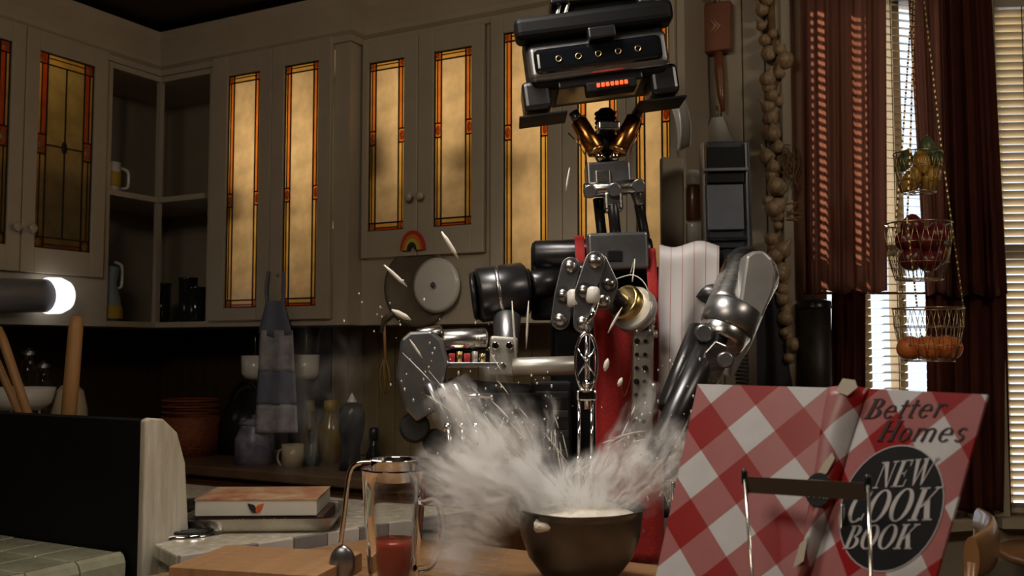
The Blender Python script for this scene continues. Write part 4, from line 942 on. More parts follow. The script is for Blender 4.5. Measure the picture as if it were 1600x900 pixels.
# ================================================================== window end of the kitchen
def zA(px):
    """camera depth of the bay wall at a pixel column"""
    a = (px - CX) / FPX; p = A0; d0 = p.dot(DV); l0_ = p.dot(RV); t = math.tan(R_(17))
    return (d0 - l0_ * t) / (1 - a * t)
CURT = fabric_translucent('curtain_cloth', (.30, .145, .105), .5, .25, (.50, .31, .25))
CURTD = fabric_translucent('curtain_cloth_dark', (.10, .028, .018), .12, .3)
def curtain(x0, x1, xb0, xb1, y0, y1, folds, m, lab, amp=.022, off=.085, grp='window curtains', ph=0):
    s = random.random() * 5
    def f(a, b):
        px = x0 + (x1 - x0) * a + ((xb0 + (xb1 - xb0) * a) - (x0 + (x1 - x0) * a)) * b; py = y0 + (y1 - y0) * b
        t = a * folds * 2 * math.pi + ph
        z = zA(px) - off + amp * (math.sin(t) + .35 * math.sin(2.3 * t + s) + .25 * math.sin(.6 * t + 4 * b + s)) * (.6 + .4 * b)
        return P(px, py + (3 * math.sin(t * .5) if b > .98 else 0), z)
    return tag(MB().grid(f, int(folds * 14), 24).build('curtain', m, solid=.0015), lab, 'curtain', grp)
curtain(1249, 1384, 1256, 1386, -60, 457, 5.5, CURT, 'long reddish brown curtain left of the bright blind, ending in a hem')
curtain(1416, 1470, 1446, 1482, -60, 459, 2.5, CURT, 'narrow sunlit reddish curtain just right of the hanging fruit basket', ph=1)
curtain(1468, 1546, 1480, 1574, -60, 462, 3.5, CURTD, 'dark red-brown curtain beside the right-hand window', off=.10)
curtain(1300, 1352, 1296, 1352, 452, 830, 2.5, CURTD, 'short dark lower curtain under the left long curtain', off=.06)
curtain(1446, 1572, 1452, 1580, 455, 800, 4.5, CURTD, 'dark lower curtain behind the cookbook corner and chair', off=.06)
rd = thing('curtain_rod', 'thin dark curtain rod above the lower curtains', 'rod', P(1300, 455, zA(1300) - .07))
MB().tube([P(x, 458, zA(x) - .05) for x in (1256, 1350, 1450, 1556)], .004, 8).build('rod', DARKWOOD, rd)
# ---- three tier hanging basket
ZK = 2.5; hbk = thing('hanging_basket', 'three tier wire basket of fruit hanging before the window', 'basket', P(1440, 575, ZK))
WIRE = mat('basket_wire', (.45, .33, .16), .3, .9)
def tier(cx_, yr, rr, hh):
    c = P(cx_, yr, ZK); k = S(ZK); mb = MB(); r = rr * k; h = hh * k
    mb.tube([c + V((r * math.cos(t), r * math.sin(t), 0)) for t in [2 * math.pi * i / 28 for i in range(28)]], .0022, 6, True)
    for q in (.35, .7): mb.tube([c + V((r * (1 - .25 * q * q) * math.cos(t), r * (1 - .25 * q * q) * math.sin(t), -h * q)) for t in [2 * math.pi * i / 24 for i in range(24)]], .001, 5, True)
    for i in range(20):
        t = 2 * math.pi * i / 20; tw_ = .35
        for sg in (-1, 1): mb.tube([c + V((r * (1 - .3 * q * q) * math.cos(t + sg * tw_ * q), r * (1 - .3 * q * q) * math.sin(t + sg * tw_ * q), -h * q)) for q in (0, .35, .7, 1)], .0009, 4)
    mb.tube([c + V((r * .7 * math.cos(t), r * .7 * math.sin(t), -h)) for t in [2 * math.pi * i / 24 for i in range(24)]], .0018, 6, True)
    for a in range(4): t = math.pi * a / 4; mb.tube([c + V((r * .7 * math.cos(t) * s, r * .7 * math.sin(t) * s, -h)) for s in (-1, 1)], .001, 4)
    mb.build('basket_tier', WIRE, hbk, kind='stuff')
    return c, r, h
T1, T2, T3 = tier(1434, 240, 36, 62), tier(1434, 350, 50, 88), tier(1450, 482, 52, 82)
top = P(1432, -80, ZK)
for (c0_, r0_), (c1b, r1_) in zip(((top, .004), (T1[0], T1[1]), (T2[0], T2[1])), ((T1[0], T1[1]), (T2[0], T2[1]), (T3[0], T3[1]))):
    for a in (.3, 2.4, 4.5):
        p, q = c0_ + V((r0_ * math.cos(a), r0_ * math.sin(a), 0)), c1b + V((r1_ * math.cos(a), r1_ * math.sin(a), 0)); n = int((p - q).length / .008); mb = MB()
        for i in range(n):
            mb.box(p.lerp(q, (i + .5) / n), (.0035, .0035, .0065), rot('Z', 45 * (i % 2)))
        mb.build('chain', WIRE, hbk, kind='stuff')
MB().cyl(top, V((top.x, top.y, HC)), .003, n=8).build('chain_hook', WIRE, hbk)
LEMON = mat('lemon_skin', (.52, .28, .035), .4, var=.15, vscale=30, bump=.2, bscale=150); LIME = mat('lime_skin', (.09, .13, .05), .4, var=.2, vscale=30); GARN = mat('red_onion_skin', (.13, .012, .014), .3, var=.4, vscale=30, stretch=(3, 3, .3)); ORNG = mat('orange_skin', (.58, .15, .03), .42, var=.15, vscale=30, bump=.2, bscale=150)
def fruit(name, c, r, m, lab, cat, grp, kind):
    rs = random.random() * 6; Rr = rot('Z', random.uniform(0, 360)) @ rot('X', random.uniform(-40, 40))
    if kind == 'lemon': fn = lambda q: 1 + .22 * abs(q.z) ** 6; rr = (r * .86, r * .86, r * 1.15)
    elif kind == 'onion': fn = lambda q: 1 + .25 * max(0, q.z) ** 8; rr = (r, r, r * .95)
    else: fn = lambda q: 1 + .015 * math.sin(9 * q.x + rs); rr = (r, r, r * .93)
    t = thing(name, lab, cat, c - ZV * r, grp)
    MB().ball(c, rr, Rr, 16, 10, fn).build('skin', m, t)
    MB().lathe(c + Rr @ V((0, 0, rr[2] * (1.18 if kind == 'lemon' else 1.0))), Rr @ V((0, 0, 1)), [(.003, -.004), (.0035, .002), (.001, .004)], 8).build('stem_end', SPOONW, t)
k = S(ZK)
def inb(Tr, dx, dy, dz): return Tr[0] + RV * (dx * k) - DV * (dz * k) - ZV * (dy * k)
for dx, dy, dz, lab in ((-14, 42, 8, 'lemon at the bottom near side of the top wire basket'), (14, 42, 8, 'lemon at the bottom window side of the top wire basket'), (0, 16, 12, 'lemon in the middle of the top wire basket, in front'), (16, 20, -4, 'lemon below the limes at the right of the top basket'), (-2, 40, -16, 'lemon at the back of the top wire basket')):
    fruit('lemon', inb(T1, dx, dy, dz), 16 * k, LEMON, lab, 'lemon', 'fruit in the top basket', 'lemon')
for dx, dy, dz, lab in ((12, -10, 4, 'green lime on top of the lemons'), (22, 4, 10, 'green lime at the right rim of the top basket'), (-22, 12, 4, 'dark green lime at the left rim of the top basket')):
    fruit('lime', inb(T1, dx, dy, dz), 13.5 * k, LIME, lab, 'lime', 'fruit in the top basket', 'lemon')
for i, (dx, dy, dz, lab) in enumerate(((-18, 58, 14, 'dark red onion low at the left of the middle basket'), (8, 60, 18, 'dark red onion low at the centre of the middle basket'), (26, 50, 4, 'dark red onion low at the right of the middle basket'), (-22, 28, 10, 'dark red onion at the left rim of the middle basket'), (-12, 6, 8, 'dark red onion heaped highest in the middle basket'), (4, 30, 18, 'dark red onion at the front centre of the middle basket'), (28, 18, 6, 'dark red onion at the right rim of the middle basket'), (2, 50, -20, 'dark red onion at the back of the middle basket'))):
    fruit('red_onion', inb(T2, dx, dy, dz), 18 * k, GARN, lab, 'onion', 'onions in the middle basket', 'onion')
for dx, dz, lab in ((-32, 4, 'orange at the left end of the bottom basket'), (-8, 18, 'orange second from left in the bottom basket'), (16, 14, 'orange third from left in the bottom basket'), (33, -2, 'orange at the right end of the bottom basket'), (0, -18, 'orange at the back of the bottom basket')):
    fruit('orange', inb(T3, dx, 62, dz), 20 * k, ORNG, lab, 'orange', 'oranges in the bottom basket', 'orange')
# ---- wooden chair under the window
ch = thing('wooden_chair', 'wooden chair with a broad curved top rail beside the cookbook', 'chair', cw(.905, 2.40, 0))
cO = cw(.905, 2.40, 0); Rch = CAMR @ rot('Z', 62)
def cl(x, y, z): return cO + Rch @ V((x, y, z))
MB().box(cl(0, 0, .44), (.42, .40, .035), Rch).build('seat', CHAIRW, ch, bev=.012)
for sx in (-1, 1):
    for sy in (-1, 1): MB().cyl(cl(sx * .17, sy * .16, 0), cl(sx * .16, sy * .15, .425), .016, .02, 14).build('leg', CHAIRW, ch)
for i in range(5): MB().cyl(cl(-.16 + i * .08, -.18, .455), cl(-.165 + i * .0825, -.215, .83), .010, .009, 12).build('spindle', CHAIRW, ch)
mb = MB()
def railf(a, b):
    t = 2 * math.pi * b; x = -.215 + .43 * a; y = -.215 - .035 * (1 - (2 * a - 1) ** 2); return cl(x, y + .016 * math.cos(t), .868 + .055 * math.sin(t) * (1 - .15 * abs(2 * a - 1)))
mb.grid(railf, 18, 16)
for a in (0, 1): mb.add([railf(a, b / 16) for b in range(16)], [tuple(range(16))])
mb.build('top_rail', CHAIRW, ch)
for sx in (-1, 1): MB().cyl(cl(sx * .19, -.18, .455), cl(sx * .205, -.215, .86), .016, .014, 14).build('back_post', CHAIRW, ch)
# small table edge at the far right
tb = thing('wooden_table', 'warm brown wooden table at the right-hand edge under the window', 'table', cw(1.60, 2.74, 0))
MB().lathe(cw(1.60, 2.74, .72), ZV, [(0, 0), (.20, 0), (.215, .008), (.215, .022), (.205, .03), (0, .03)], 40, cap=False).build('table_top', CHAIRW, tb)
MB().lathe(cw(1.60, 2.74, .0), ZV, [(.16, 0), (.15, .03), (.03, .06), (.025, .4), (.04, .69), (.05, .70)], 24).build('pedestal', CHAIRW, tb)
# dark canister on a narrow cabinet
sc2 = thing('side_cabinet', 'narrow dark wooden cabinet behind the cookbook', 'cabinet', P(1275, 800, 2.62) * 1)
q = P(1277, 700, 2.77); q.z = 0; sc2['w'] = list(q); sc2.location = q
MB().box(q + ZV * .56, (.14, .12, 1.12), CAMR).build('carcass', DARKWOOD, sc2, bev=.006); MB().box(q + cw(0, -.066, .56), (.12, .012, 1.0), CAMR).build('door', DARKWOOD, sc2, bev=.004)
cn = thing('canister', 'tall dark mottled canister standing under the left curtain hem', 'canister', q + ZV * 1.12)
MB().lathe(q + ZV * 1.12, ZV, [(.0, 0), (.042, 0), (.045, .004), (.045, .315), (.0, .316)], 28, cap=False).build('body', mat('canister_dark', (.03, .022, .014), .5, var=.7, vscale=60), cn); MB().lathe(q + ZV * 1.436, ZV, [(.047, 0), (.047, .02), (.03, .026), (0, .027)], 28, cap=False).build('lid', BLACKP, cn)
# ---- things hung on the boards of the back wall
YB = YW - .014
def wp(px, py, off=.02): return onY(px, py, YB - off)
def wS(px): return (onY(px, 300, YB) - CAM).dot(DV) / FPX
# garlic braid
gb = thing('garlic_braid', 'long braid of garlic bulbs hanging on the board wall beside the window', 'garlic', wp(1222, 575))
GARL = mat('garlic_skin', (.42, .31, .18), .4, var=.45, vscale=34, stretch=(3, 3, .4), color2=(.20, .11, .05)); STRAW = mat('straw', (.20, .11, .04), .7, var=.4, vscale=30)
gpts = [(1203, -40), (1205, 20), (1208, 70), (1213, 120), (1204, 165), (1210, 215), (1206, 270), (1212, 325), (1216, 380), (1222, 430), (1228, 480), (1233, 525), (1239, 568)]
gp = smoothpath([V((a, b, 0)) for a, b in gpts], 4)
MB().tube([wp(p.x, p.y, .012) for p in gp], [.012 * (1.15 - .8 * i / len(gp)) for i in range(len(gp))], 8).build('stem_braid', STRAW, gb)
def bulb(name, p, r, Rr):
    mb = MB(); pf = [(.15, -.95), (.55, -.9), (.92, -.5), (1, -.1), (.85, .35), (.45, .75), (.2, 1.05), (.12, 1.5)]
    mb.lathe(p, Rr @ V((0, 0, 1)), [(a * r, b * r) for a, b in pf], 12); return mb.build(name, GARL, gb)
for i in range(54):
    t = i / 53; p = gp[min(len(gp) - 1, int(t * (len(gp) - 1)))]; sp_ = 19 * (1 - .72 * t)
    if t > .93 and i % 2: continue
    r = random.uniform(7.5, 15) * wS(1215) * (1 if t < .8 else .85); c = wp(p.x + random.uniform(-sp_, sp_), p.y + random.uniform(-7, 7), random.uniform(.026, .045))
    bulb('garlic_bulb', c, r, rot('Y', random.uniform(-50, 50)) @ rot('X', random.uniform(-40, 40)))
for i in range(26):
    a = random.uniform(0, 6.28); c = wp(1232, 240, .04); q0_ = c + V((.03 * math.cos(a) * random.random(), 0, .05 * math.sin(a) * random.random())); MB().tube(smoothpath([q0_, q0_ + V((random.uniform(-.03, .03), -.01, random.uniform(-.05, .0))), q0_ + V((random.uniform(-.03, .03), 0, random.uniform(-.11, -.05)))], 3), .0016, 5).build('straw_wisp', STRAW, gb)
for i in range(9): q0_ = wp(1240, 330, .03); MB().tube([q0_ + V((-.02, 0, random.uniform(-.03, .03))), q0_ + V((.03, -.005, random.uniform(-.05, .05)))], .0014, 5).build('straw_wisp', SPOONW, gb)
# mallet
ml = thing('wooden_mallet', 'reddish brown wooden mallet hanging by its head on the board wall', 'mallet', wp(1122, 172)); MALW = mat('mallet_wood', (.24, .075, .03), .4, var=.35, vscale=18, stretch=(1, 1, .3), coat=.2)
c = wp(1121, 44, .03); kk = wS(1121); MB().box(c, (46 * kk, .04, 78 * kk), rot('Y', 1)).build('head', MALW, ml, bev=.006, bseg=3)
MB().tube([wp(1123, 80, .03), wp(1124, 110, .03), wp(1127, 150, .03), wp(1130, 174, .03)], [7 * kk, 8 * kk, 6 * kk, 3 * kk], 12).build('handle', MALW, ml)
for d in (-1, 1): MB().prism([wp(1112 + d * 3, 30 + 0, .052), wp(1124 + d * 3, 40, .052), wp(1112 + d * 3, 52, .052), wp(1119 + d * 3, 40, .052)], (0, -.001, 0)).build('painted_glint', SPOONW, ml)  # pale chevrons imitate highlights on the mallet head
MB().cyl(wp(1118, 2, .02), wp(1118, 2, -.01), .004, n=8).build('peg', DARKWOOD, ml)
# turner, white board, folded paper, rolling pin
tn = thing('spatula', 'pale broad kitchen spatula hanging below the mallet', 'spatula', wp(1120, 225)); MB().prism([wp(x, y, .02) for x, y in ((1112, 184), (1130, 182), (1148, 228), (1094, 232))], (0, -.003, 0)).build('blade', PALEM, tn, bev=.001); MB().cyl(wp(1121, 184, .018), wp(1120, 166, .018), .004, n=8).build('handle', PALEM, tn)
wbd = MB().prism([wp(x, y, .05) for x, y in ((1076, 250), (1062, 248), (1060, 470), (1078, 470))], (0, -.02, 0))
PL = mat('white_board', (.42, .36, .27), .5, var=.12, vscale=8)
q = e3 + .02
tag(MB().box(P(1050, 325, 2.44), (36 * S(2.44), .03, 160 * S(2.44)), CAMR).build('white_board', PL, bev=.006, bseg=3), 'upright white board standing behind the striped towel', 'board')
def pap(a, b): return P(1046 + 22 * a + 10 * b + 6 * math.sin(3 * b), 160 + 78 * b - 10 * a, 2.44 + .02 * math.sin(a * 3 + b))
tag(MB().grid(pap, 8, 10).build('paper_sheet', WHITEC, solid=.001), 'curled white paper sheet hanging right of the robot head', 'paper')
rp_ = thing('rolling_pin', 'brown rolling pin with pale ends standing behind the shoulder case', 'rolling pin', P(1084, 400, 2.46))
MB().lathe(P(1084, 400, 2.46), ZV, [(0, 0), (.02, 0), (.021, .08), (.02, .085)], 20).build('lower_end', WHITEC, rp_); MB().lathe(P(1084, 345, 2.46), ZV, [(.019, 0), (.021, .004), (.021, .085), (.019, .09)], 20).build('barrel', DARKWOOD, rp_); MB().lathe(P(1084, 290, 2.46), ZV, [(.019, 0), (.022, .006), (.021, .03), (.012, .04), (0, .042)], 20).build('upper_end', WHITEC, rp_)
dk = mat('dark_cloth', (.035, .034, .04), .85, var=.3, vscale=20)
def dcl(a, b): return wp(1180 + 26 * a + (30 * a + 4) * b, 420 + 190 * b, .04 + .012 * math.sin(a * 9 + b * 3))
tag(MB().grid(dcl, 16, 14).build('dark_cloth', dk, solid=.002), 'dark grey cloth hanging on the wall behind the robot arm', 'cloth')
# ================================================================== rainbow, shadow disc, hanging things under the cabinets
rn = thing('rainbow_ornament', 'small rainbow ornament stuck on the cabinet doors', 'ornament', onY(646, 390, YF2 - .03))
rcn = onY(646, 391, YF2 - .024); kk = (rcn - CAM).dot(DV) / FPX
for i, (c_, m_) in enumerate((((.45, .03, .015), 'rainbow_red'), ((.55, .16, .02), 'rainbow_orange'), ((.50, .38, .05), 'rainbow_yellow'), ((.02, .02, .025), 'rainbow_dark'))):
    ro, ri = (23 - i * 4.6) * kk, (23 - (i + 1) * 4.6) * kk; pts = [rcn + V((ro * math.cos(math.pi * t / 16), 0, 1.35 * ro * math.sin(math.pi * t / 16))) for t in range(17)] + [rcn + V((ri * math.cos(math.pi * t / 16), 0, 1.35 * ri * math.sin(math.pi * t / 16))) for t in range(16, -1, -1)]
    MB().prism(pts, (0, -.008 - .001 * i, 0)).build('arch', mat(m_, c_, .5), rn)
SHADOWM = mat('shadow_brown', (.17, .135, .09), .5, .3, var=.3, vscale=14)
pn_ = thing('shadow_disc', 'round dark robot shadow modelled as a disc below the rainbow ornament', 'pan', onY(660, 490, YF2 - .03))  # dark disc and bar model the soft shadow cast by the robot
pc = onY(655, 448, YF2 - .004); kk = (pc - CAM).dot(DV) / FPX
MB().lathe(pc, (0, -1, 0), [(0, 0), (60 * kk, 0), (64 * kk, .004), (64 * kk, .010), (58 * kk, .012), (54 * kk, .006), (0, .005)], 40, cap=False).build('shadow_body', SHADOWM, pn_)
MB().tube([pc + V((-46 * kk, -.012, -40 * kk)), onY(600, 500, YF2 - .014), onY(596, 520, YF2 - .014)], .008, 8).build('handle', SHADOWM, pn_)  # bar of the modelled robot shadow
pl = thing('pale_lid', 'pale round lid hanging in front of the dark shadow disc', 'lid', onY(682, 480, YF2 - .03)); pc2 = onY(682, 446, YF2 - .022)
MB().lathe(pc2, (0, -1, 0), [(0, 0), (42 * kk, 0), (43 * kk, .003), (36 * kk, .008), (0, .012)], 32, cap=False).build('disc', WHITEC, pl); MB().lathe(pc2 + V((0, -.012, 0)), (0, -1, 0), [(.004, 0), (.004, .006), (.010, .010), (0, .016)], 12, cap=False).build('knob', GREYM, pl)
ld = thing('hanging_whisk', 'yellowish looped whisk hanging below the cabinet beside the shadow disc', 'whisk', onY(603, 620, YF2 + .05)); pw = lambda x, y, o=0: onY(x, y, YF2 - .01 + o)
MB().tube([pw(600, 490), pw(602, 560)], .005, 8).build('handle', SPOONW, ld)
for j in range(3): MB().tube([pw(602, 560) + V((.022 * math.sin(t / 2) * math.cos(j * 1.05) * (1 if t < 3.2 else 1) * math.sin(t) * 1.1, .02 * math.sin(t) * math.sin(j * 1.05), -.115 * (1 - math.cos(t)) / 2)) for t in [2 * math.pi * i / 22 for i in range(22)]], .0025, 6, True).build('loop', mat('yellow_wire', (.26, .17, .04), .4, .3), ld)
# dress shaped towel
dt = thing('hanging_towel', 'blue and white towel shaped like a dress hanging from the cabinet', 'towel', onY(432, 675, YF1 - .04)); DTB = mat('towel_blue', (.16, .17, .24), .9, var=.2, vscale=30); DTW = mat('towel_print', (.46, .43, .42), .9, var=.5, vscale=26, color2=(.22, .22, .27)); 
pd = lambda x, y, o=0: onY(x, y, YF1 - .035 - o)
for sx in (-1, 1): MB().tube(smoothpath([pd(432 + sx * 12, 424), pd(430 + sx * 14, 450), pd(430 + sx * 12, 478)]), .006, 8).build('strap', DTB, dt)
mb = MB(); bod = lambda a, b: pd(430 + (a - .5) * (26 + 26 * b), 470 + 50 * b + (8 * (1 - abs(2 * a - 1)) if b > .95 else 0), .006 * math.sin(a * 9)); mb.grid(bod, 12, 8).build('bodice', DTB, dt, solid=.004)
skf = lambda y0, y1, w0, w1: (lambda a, b: pd(432 + (a - .5) * (w0 + (w1 - w0) * b), y0 + (y1 - y0) * b, .008 * math.sin(a * 12 + b)))
MB().grid(skf(516, 580, 50, 56), 16, 8).build('skirt', DTW, dt, solid=.004); MB().grid(skf(580, 632, 56, 62), 16, 8).build('skirt_band', DTB, dt, solid=.005); MB().grid(skf(632, 676, 62, 66), 16, 6).build('hem', DTW, dt, solid=.004)
MB().cyl(pd(432, 428, -.03), pd(432, 428, .01), .003, n=8).build('hook', BRASS, dt)
for px, lab in ((398, 'white cup hanging under the cabinet left of the dress shaped towel'), (478, 'white cup hanging under the cabinet right of the dress shaped towel')):
    cpt = thing('hanging_cup', lab, 'cup', onY(px, 592, YF1 + .1), 'cups hanging under the cabinet'); b_ = onY(px, 592, YF1 + .1); kk = (b_ - CAM).dot(DV) / FPX
    MB().lathe(b_, ZV, [(0, 0), (14 * kk, 0), (20 * kk, .02), (21 * kk, .085), (19 * kk, .085), (17 * kk, .02), (0, .006)], 24, cap=False).build('cup_body', WHITEC, cpt)
    MB().tube([b_ + ZV * .08 + V((.0, 0, .0)), V((b_.x, b_.y, zb))], .002, 6).build('hook', BRASS, cpt)
# ---- on the back worktop
ZC = .92
def base_at(px, Y): p = onY(px, 700, Y); p.z = ZC; return p
def hpx(py, p): return onY(0, 0, p.y) and P(800, py, (p - CAM).dot(DV)).z - ZC
def vessel(name, lab, cat, px, Y, prof, m, grp=None, extra=None, n=24):
    """profile in pixels: radius, image row"""
    p = base_at(px, Y); kk = (p - CAM).dot(DV) / FPX; t = thing(name, lab, cat, p, grp)
    MB().lathe(p, ZV, [(r * kk, max(0, hpx(y, p)) if y is not None else 0) for r, y in prof], n, cap=True).build('body', m, t)
    return t, p, kk
DG = mat('dark_glass', (.012, .014, .012), .12, spec=.7); OIL = mat('oil_glass', (.20, .13, .02), .12, spec=.6); YCAP = mat('yellow_cap', (.42, .27, .03), .45); TERR = mat('basket_reed', (.30, .075, .022), .6, var=.5, vscale=60, bump=.6, bscale=120)
t, p, kk = vessel('woven_basket', 'dark reddish woven basket on the back worktop beside the stove panel', 'basket', 297, 2.66, [(36, None), (42, 740), (44, 650), (40, 650), (38, 730), (0, 735)], TERR)
for i in range(9): MB().tube([p + V(((41 + 2 * i / 9) * kk * math.cos(t_), (41 + 2 * i / 9) * kk * math.sin(t_), .03 + i * .022)) for t_ in [2 * math.pi * j / 26 for j in range(26)]], .004, 6, True).build('reed_band', TERR, t)
t, p, kk = vessel('kettle', 'black round-topped kettle behind the steam on the back worktop', 'kettle', 384, 2.80, [(34, None), (40, 735), (40, 660), (30, 630), (8, 622), (8, 615)], BLACKP)
MB().tube(smoothpath([p + V((38 * kk * math.cos(a), 0, hpx(650, p) + 52 * kk * math.sin(a))) for a in [math.pi * i / 10 for i in range(11)]]), .009, 8).build('handle', BLACKP, t)
JB = mat('patterned_jar', (.30, .28, .33), .35, var=.6, vscale=22, color2=(.08, .08, .13))
t, p, kk = vessel('patterned_jar', 'blue and white patterned jar under the dress shaped towel', 'jar', 398, 2.56, [(22, None), (30, 735), (30, 685), (22, 668), (22, 662)], JB); MB().lathe(p + ZV * hpx(662, p), ZV, [(24 * kk, 0), (22 * kk, .012), (5 * kk, .018), (5 * kk, .03), (0, .032)], 24, cap=False).build('lid', JB, t)
t, p, kk = vessel('mug', 'yellowish mug behind the white flat box', 'mug', 458, 2.56, [(14, None), (17, 740), (17, 694), (15, 694), (14, 738), (0, 740)], CREAMC)
MB().tube(smoothpath([p + V((-16 * kk, 0, hpx(704, p))), p + V((-28 * kk, 0, hpx(706, p))), p + V((-30 * kk, 0, hpx(722, p))), p + V((-16 * kk, 0, hpx(734, p)))]), .004, 8).build('handle', CREAMC, t)
for px, Y, pf, m_, lab, nm in ((487, 2.60, [(11, None), (12, 745), (12, 712), (5, 698), (5, 688), (0, 687)], DG, 'short dark glass bottle right of the yellowish mug', 'bottle'), (484, 2.78, [(14, None), (15, 725), (15, 670), (6, 650), (5, 640)], OIL, 'oil bottle with a yellow neck by the dark board wall', 'bottle'), (516, 2.74, [(17, None), (18, 728), (18, 665), (9, 650), (9, 640)], OIL, 'amber oil bottle with a broad yellow cap', 'bottle'), (584, 2.60, [(12, None), (13, 750), (12, 710), (6, 696), (6, 684)], DG, 'dark bottle right of the pepper mill', 'bottle')):
    t, p, kk = vessel(nm, lab, 'bottle', px, Y, pf, m_, 'bottles on the back worktop'); r_t = pf[-2][0] if pf[-1][0] == 0 else pf[-1][0]; MB().lathe(p + ZV * hpx(pf[-1][1], p), ZV, [((r_t + 1.5) * kk, -.004), ((r_t + 1.5) * kk, .03), (r_t * .6 * kk, .034)], 14).build('cap', YCAP if m_ is OIL else BLACKP, t)
t, p, kk = vessel('pepper_mill', 'tall black pepper mill with a pale tip on the back worktop', 'pepper mill', 549, 2.58, [(19, None), (20, 755), (15, 720), (14, 700), (20, 670), (21, 645), (16, 632), (8, 628)], BLACKP); MB().lathe(p + ZV * hpx(628, p), ZV, [(8 * kk, 0), (6 * kk, .01), (1.5 * kk, .028), (0, .03)], 14, cap=False).build('tip', WHITEC, t)
# steel utensils hanging at the dark corner
for px, lab in ((198, 'thin steel utensil hanging in the dark corner, further left'), (206, 'thin bright steel utensil hanging in the dark corner, further right')):
    a = onY(px, 528, YW - .06); kn = thing('steel_utensil', lab, 'utensil', onY(px, 600, YW - .06)); MB().cyl(V((a.x, a.y, zb)), onY(px, 575, YW - .06), .005, n=8).build('handle', CHROME, kn); MB().ball(onY(px, 592, YW - .06), (.009, .004, .03)).build('tip', CHROME, kn)
# ---- corner shelf contents
def shelf_thing(name, lab, cat, X, Y, z, prof, m, grp=None):
    t = thing(name, lab, cat, (X, Y, z), grp); MB().lathe((X, Y, z), ZV, prof, 24, cap=True).build('body', m, t); return t
def ring_handle(t, c, u, r, h, m): MB().tube(smoothpath([c + u * 0 + ZV * h, c + u * r + ZV * h * .8, c + u * r * 1.15, c + u * r - ZV * h * .8, c - ZV * h]), .006, 8).build('handle', m, t)
cX = XF - .07
yq = onX(176, 265, cX).y; t = shelf_thing('mug', 'white mug with yellow trim on the upper corner shelf', 'mug', cX, yq - .02, zs, [(.03, 0), (.042, .01), (.044, .11), (.040, .11), (.036, .02), (0, .01)], WHITEC); ring_handle(t, V((cX, yq + .02, zs + .06)), V((0, 1, 0)), .045, .04, WHITEC); MB().lathe((cX, yq - .02, zs + .02), ZV, [(.0435, 0), (.0455, .004), (.0455, .05), (.0445, .054)], 24, cap=False).build('trim_band', YCAP, t)
t = shelf_thing('pitcher', 'pale blue pitcher with yellow band on the lower corner shelf', 'pitcher', cX, yq - .015, zb + .02, [(.045, 0), (.058, .03), (.05, .09), (.035, .14), (.045, .20), (.042, .2), (.03, .14), (0, .03)], mat('pale_blue_glaze', (.22, .28, .32), .3, coat=.3)); ring_handle(t, V((cX, yq + .02, zb + .02 + .17)), V((0, 1, 0)), .03, .05, WHITEC); MB().lathe((cX, yq - .015, zb + .03), ZV, [(.0595, 0), (.0605, .02), (.058, .045), (.05, .05)], 24, cap=False).build('band', YCAP, t)
for i, px in enumerate((252, 284, 306)):
    p = onY(px, 480, YF1 + .07); h_ = (.15, .17, .13)[i]
    t = shelf_thing('dark_glass', ('dark drinking glass at the left of the lower corner shelf', 'tallest dark drinking glass on the lower corner shelf', 'dark drinking glass at the right of the lower corner shelf')[i], 'glass', p.x, p.y + .03 * (i % 2), zb + .02, [(.028, 0), (.032, .006), (.036, h_), (.034, h_), (.03, .01), (0, .008)], DG, 'dark glasses on the corner shelf'); MB().lathe((p.x, p.y + .03 * (i % 2), zb + .02 + h_), ZV, [(.0365, -.004), (.0375, 0), (.0365, .003)], 24, cap=False).build('rim', DG, t)
# ---- tube lamp under the left cabinet
lX = XF + .06; pa, pb = onX(-60, 462, lX), onX(72, 462, lX); kk = (pb - CAM).dot(DV) / FPX
tl_ = thing('tube_lamp', 'grey tube lamp with a glowing white end under the left cabinet', 'lamp', (lX, pb.y, pb.z - .06))
MB().cyl(pa, pb, 26 * kk, n=28, bev=.003).build('housing', mat('lamp_grey', (.20, .20, .22), .4, .3), tl_)
LG = mat('lamp_glow', (.95, .97, 1), .3, emit=1.1)
dl = (pb - pa).normalized(); MB().lathe(pb - dl * .002, dl, [(26 * kk, 0), (29 * kk, .008), (29 * kk, .05), (24 * kk, .075), (12 * kk, .09), (0, .094)], 28, cap=False).build('glowing_end', LG, tl_)
MB().box(V((XF + .03, pb.y - .12, pb.z)), (.06, .03, .03)).build('bracket', GREYM, tl_)
# ---- spoons and crockery behind the stove panel
def spoon(nm, lab, a, b, r0, r1, m=SPOONW):
    p, q = P(*a), P(*b); t = thing(nm, lab, 'spoon', q, 'wooden spoons behind the stove panel'); MB().tube([p, p.lerp(q, .1), p.lerp(q, .5), q], [r0 * .7 * S(a[2]), r0 * S(a[2]), (r0 + r1) / 2 * S(a[2]), r1 * S(b[2])], 12).build('handle', m, t); MB().ball(q - ZV * .01, (.022, .010, .03), CAMR, 14, 9).build('bowl', m, t)
spoon('wooden_spoon', 'wooden spoon handle leaning at the left-hand edge, nearer one', (-2, 512, 2.50), (58, 690, 2.46), 7, 7); spoon('wooden_spoon', 'wooden spoon handle leaning at the left-hand edge, farther one', (-14, 545, 2.53), (50, 690, 2.50), 6, 6); spoon('wooden_spoon', 'broad upright wooden spoon handle behind the stove panel', (120, 494, 2.44), (104, 690, 2.44), 11, 12)
cr = P(60, 690, 2.50); cr.z = ZS
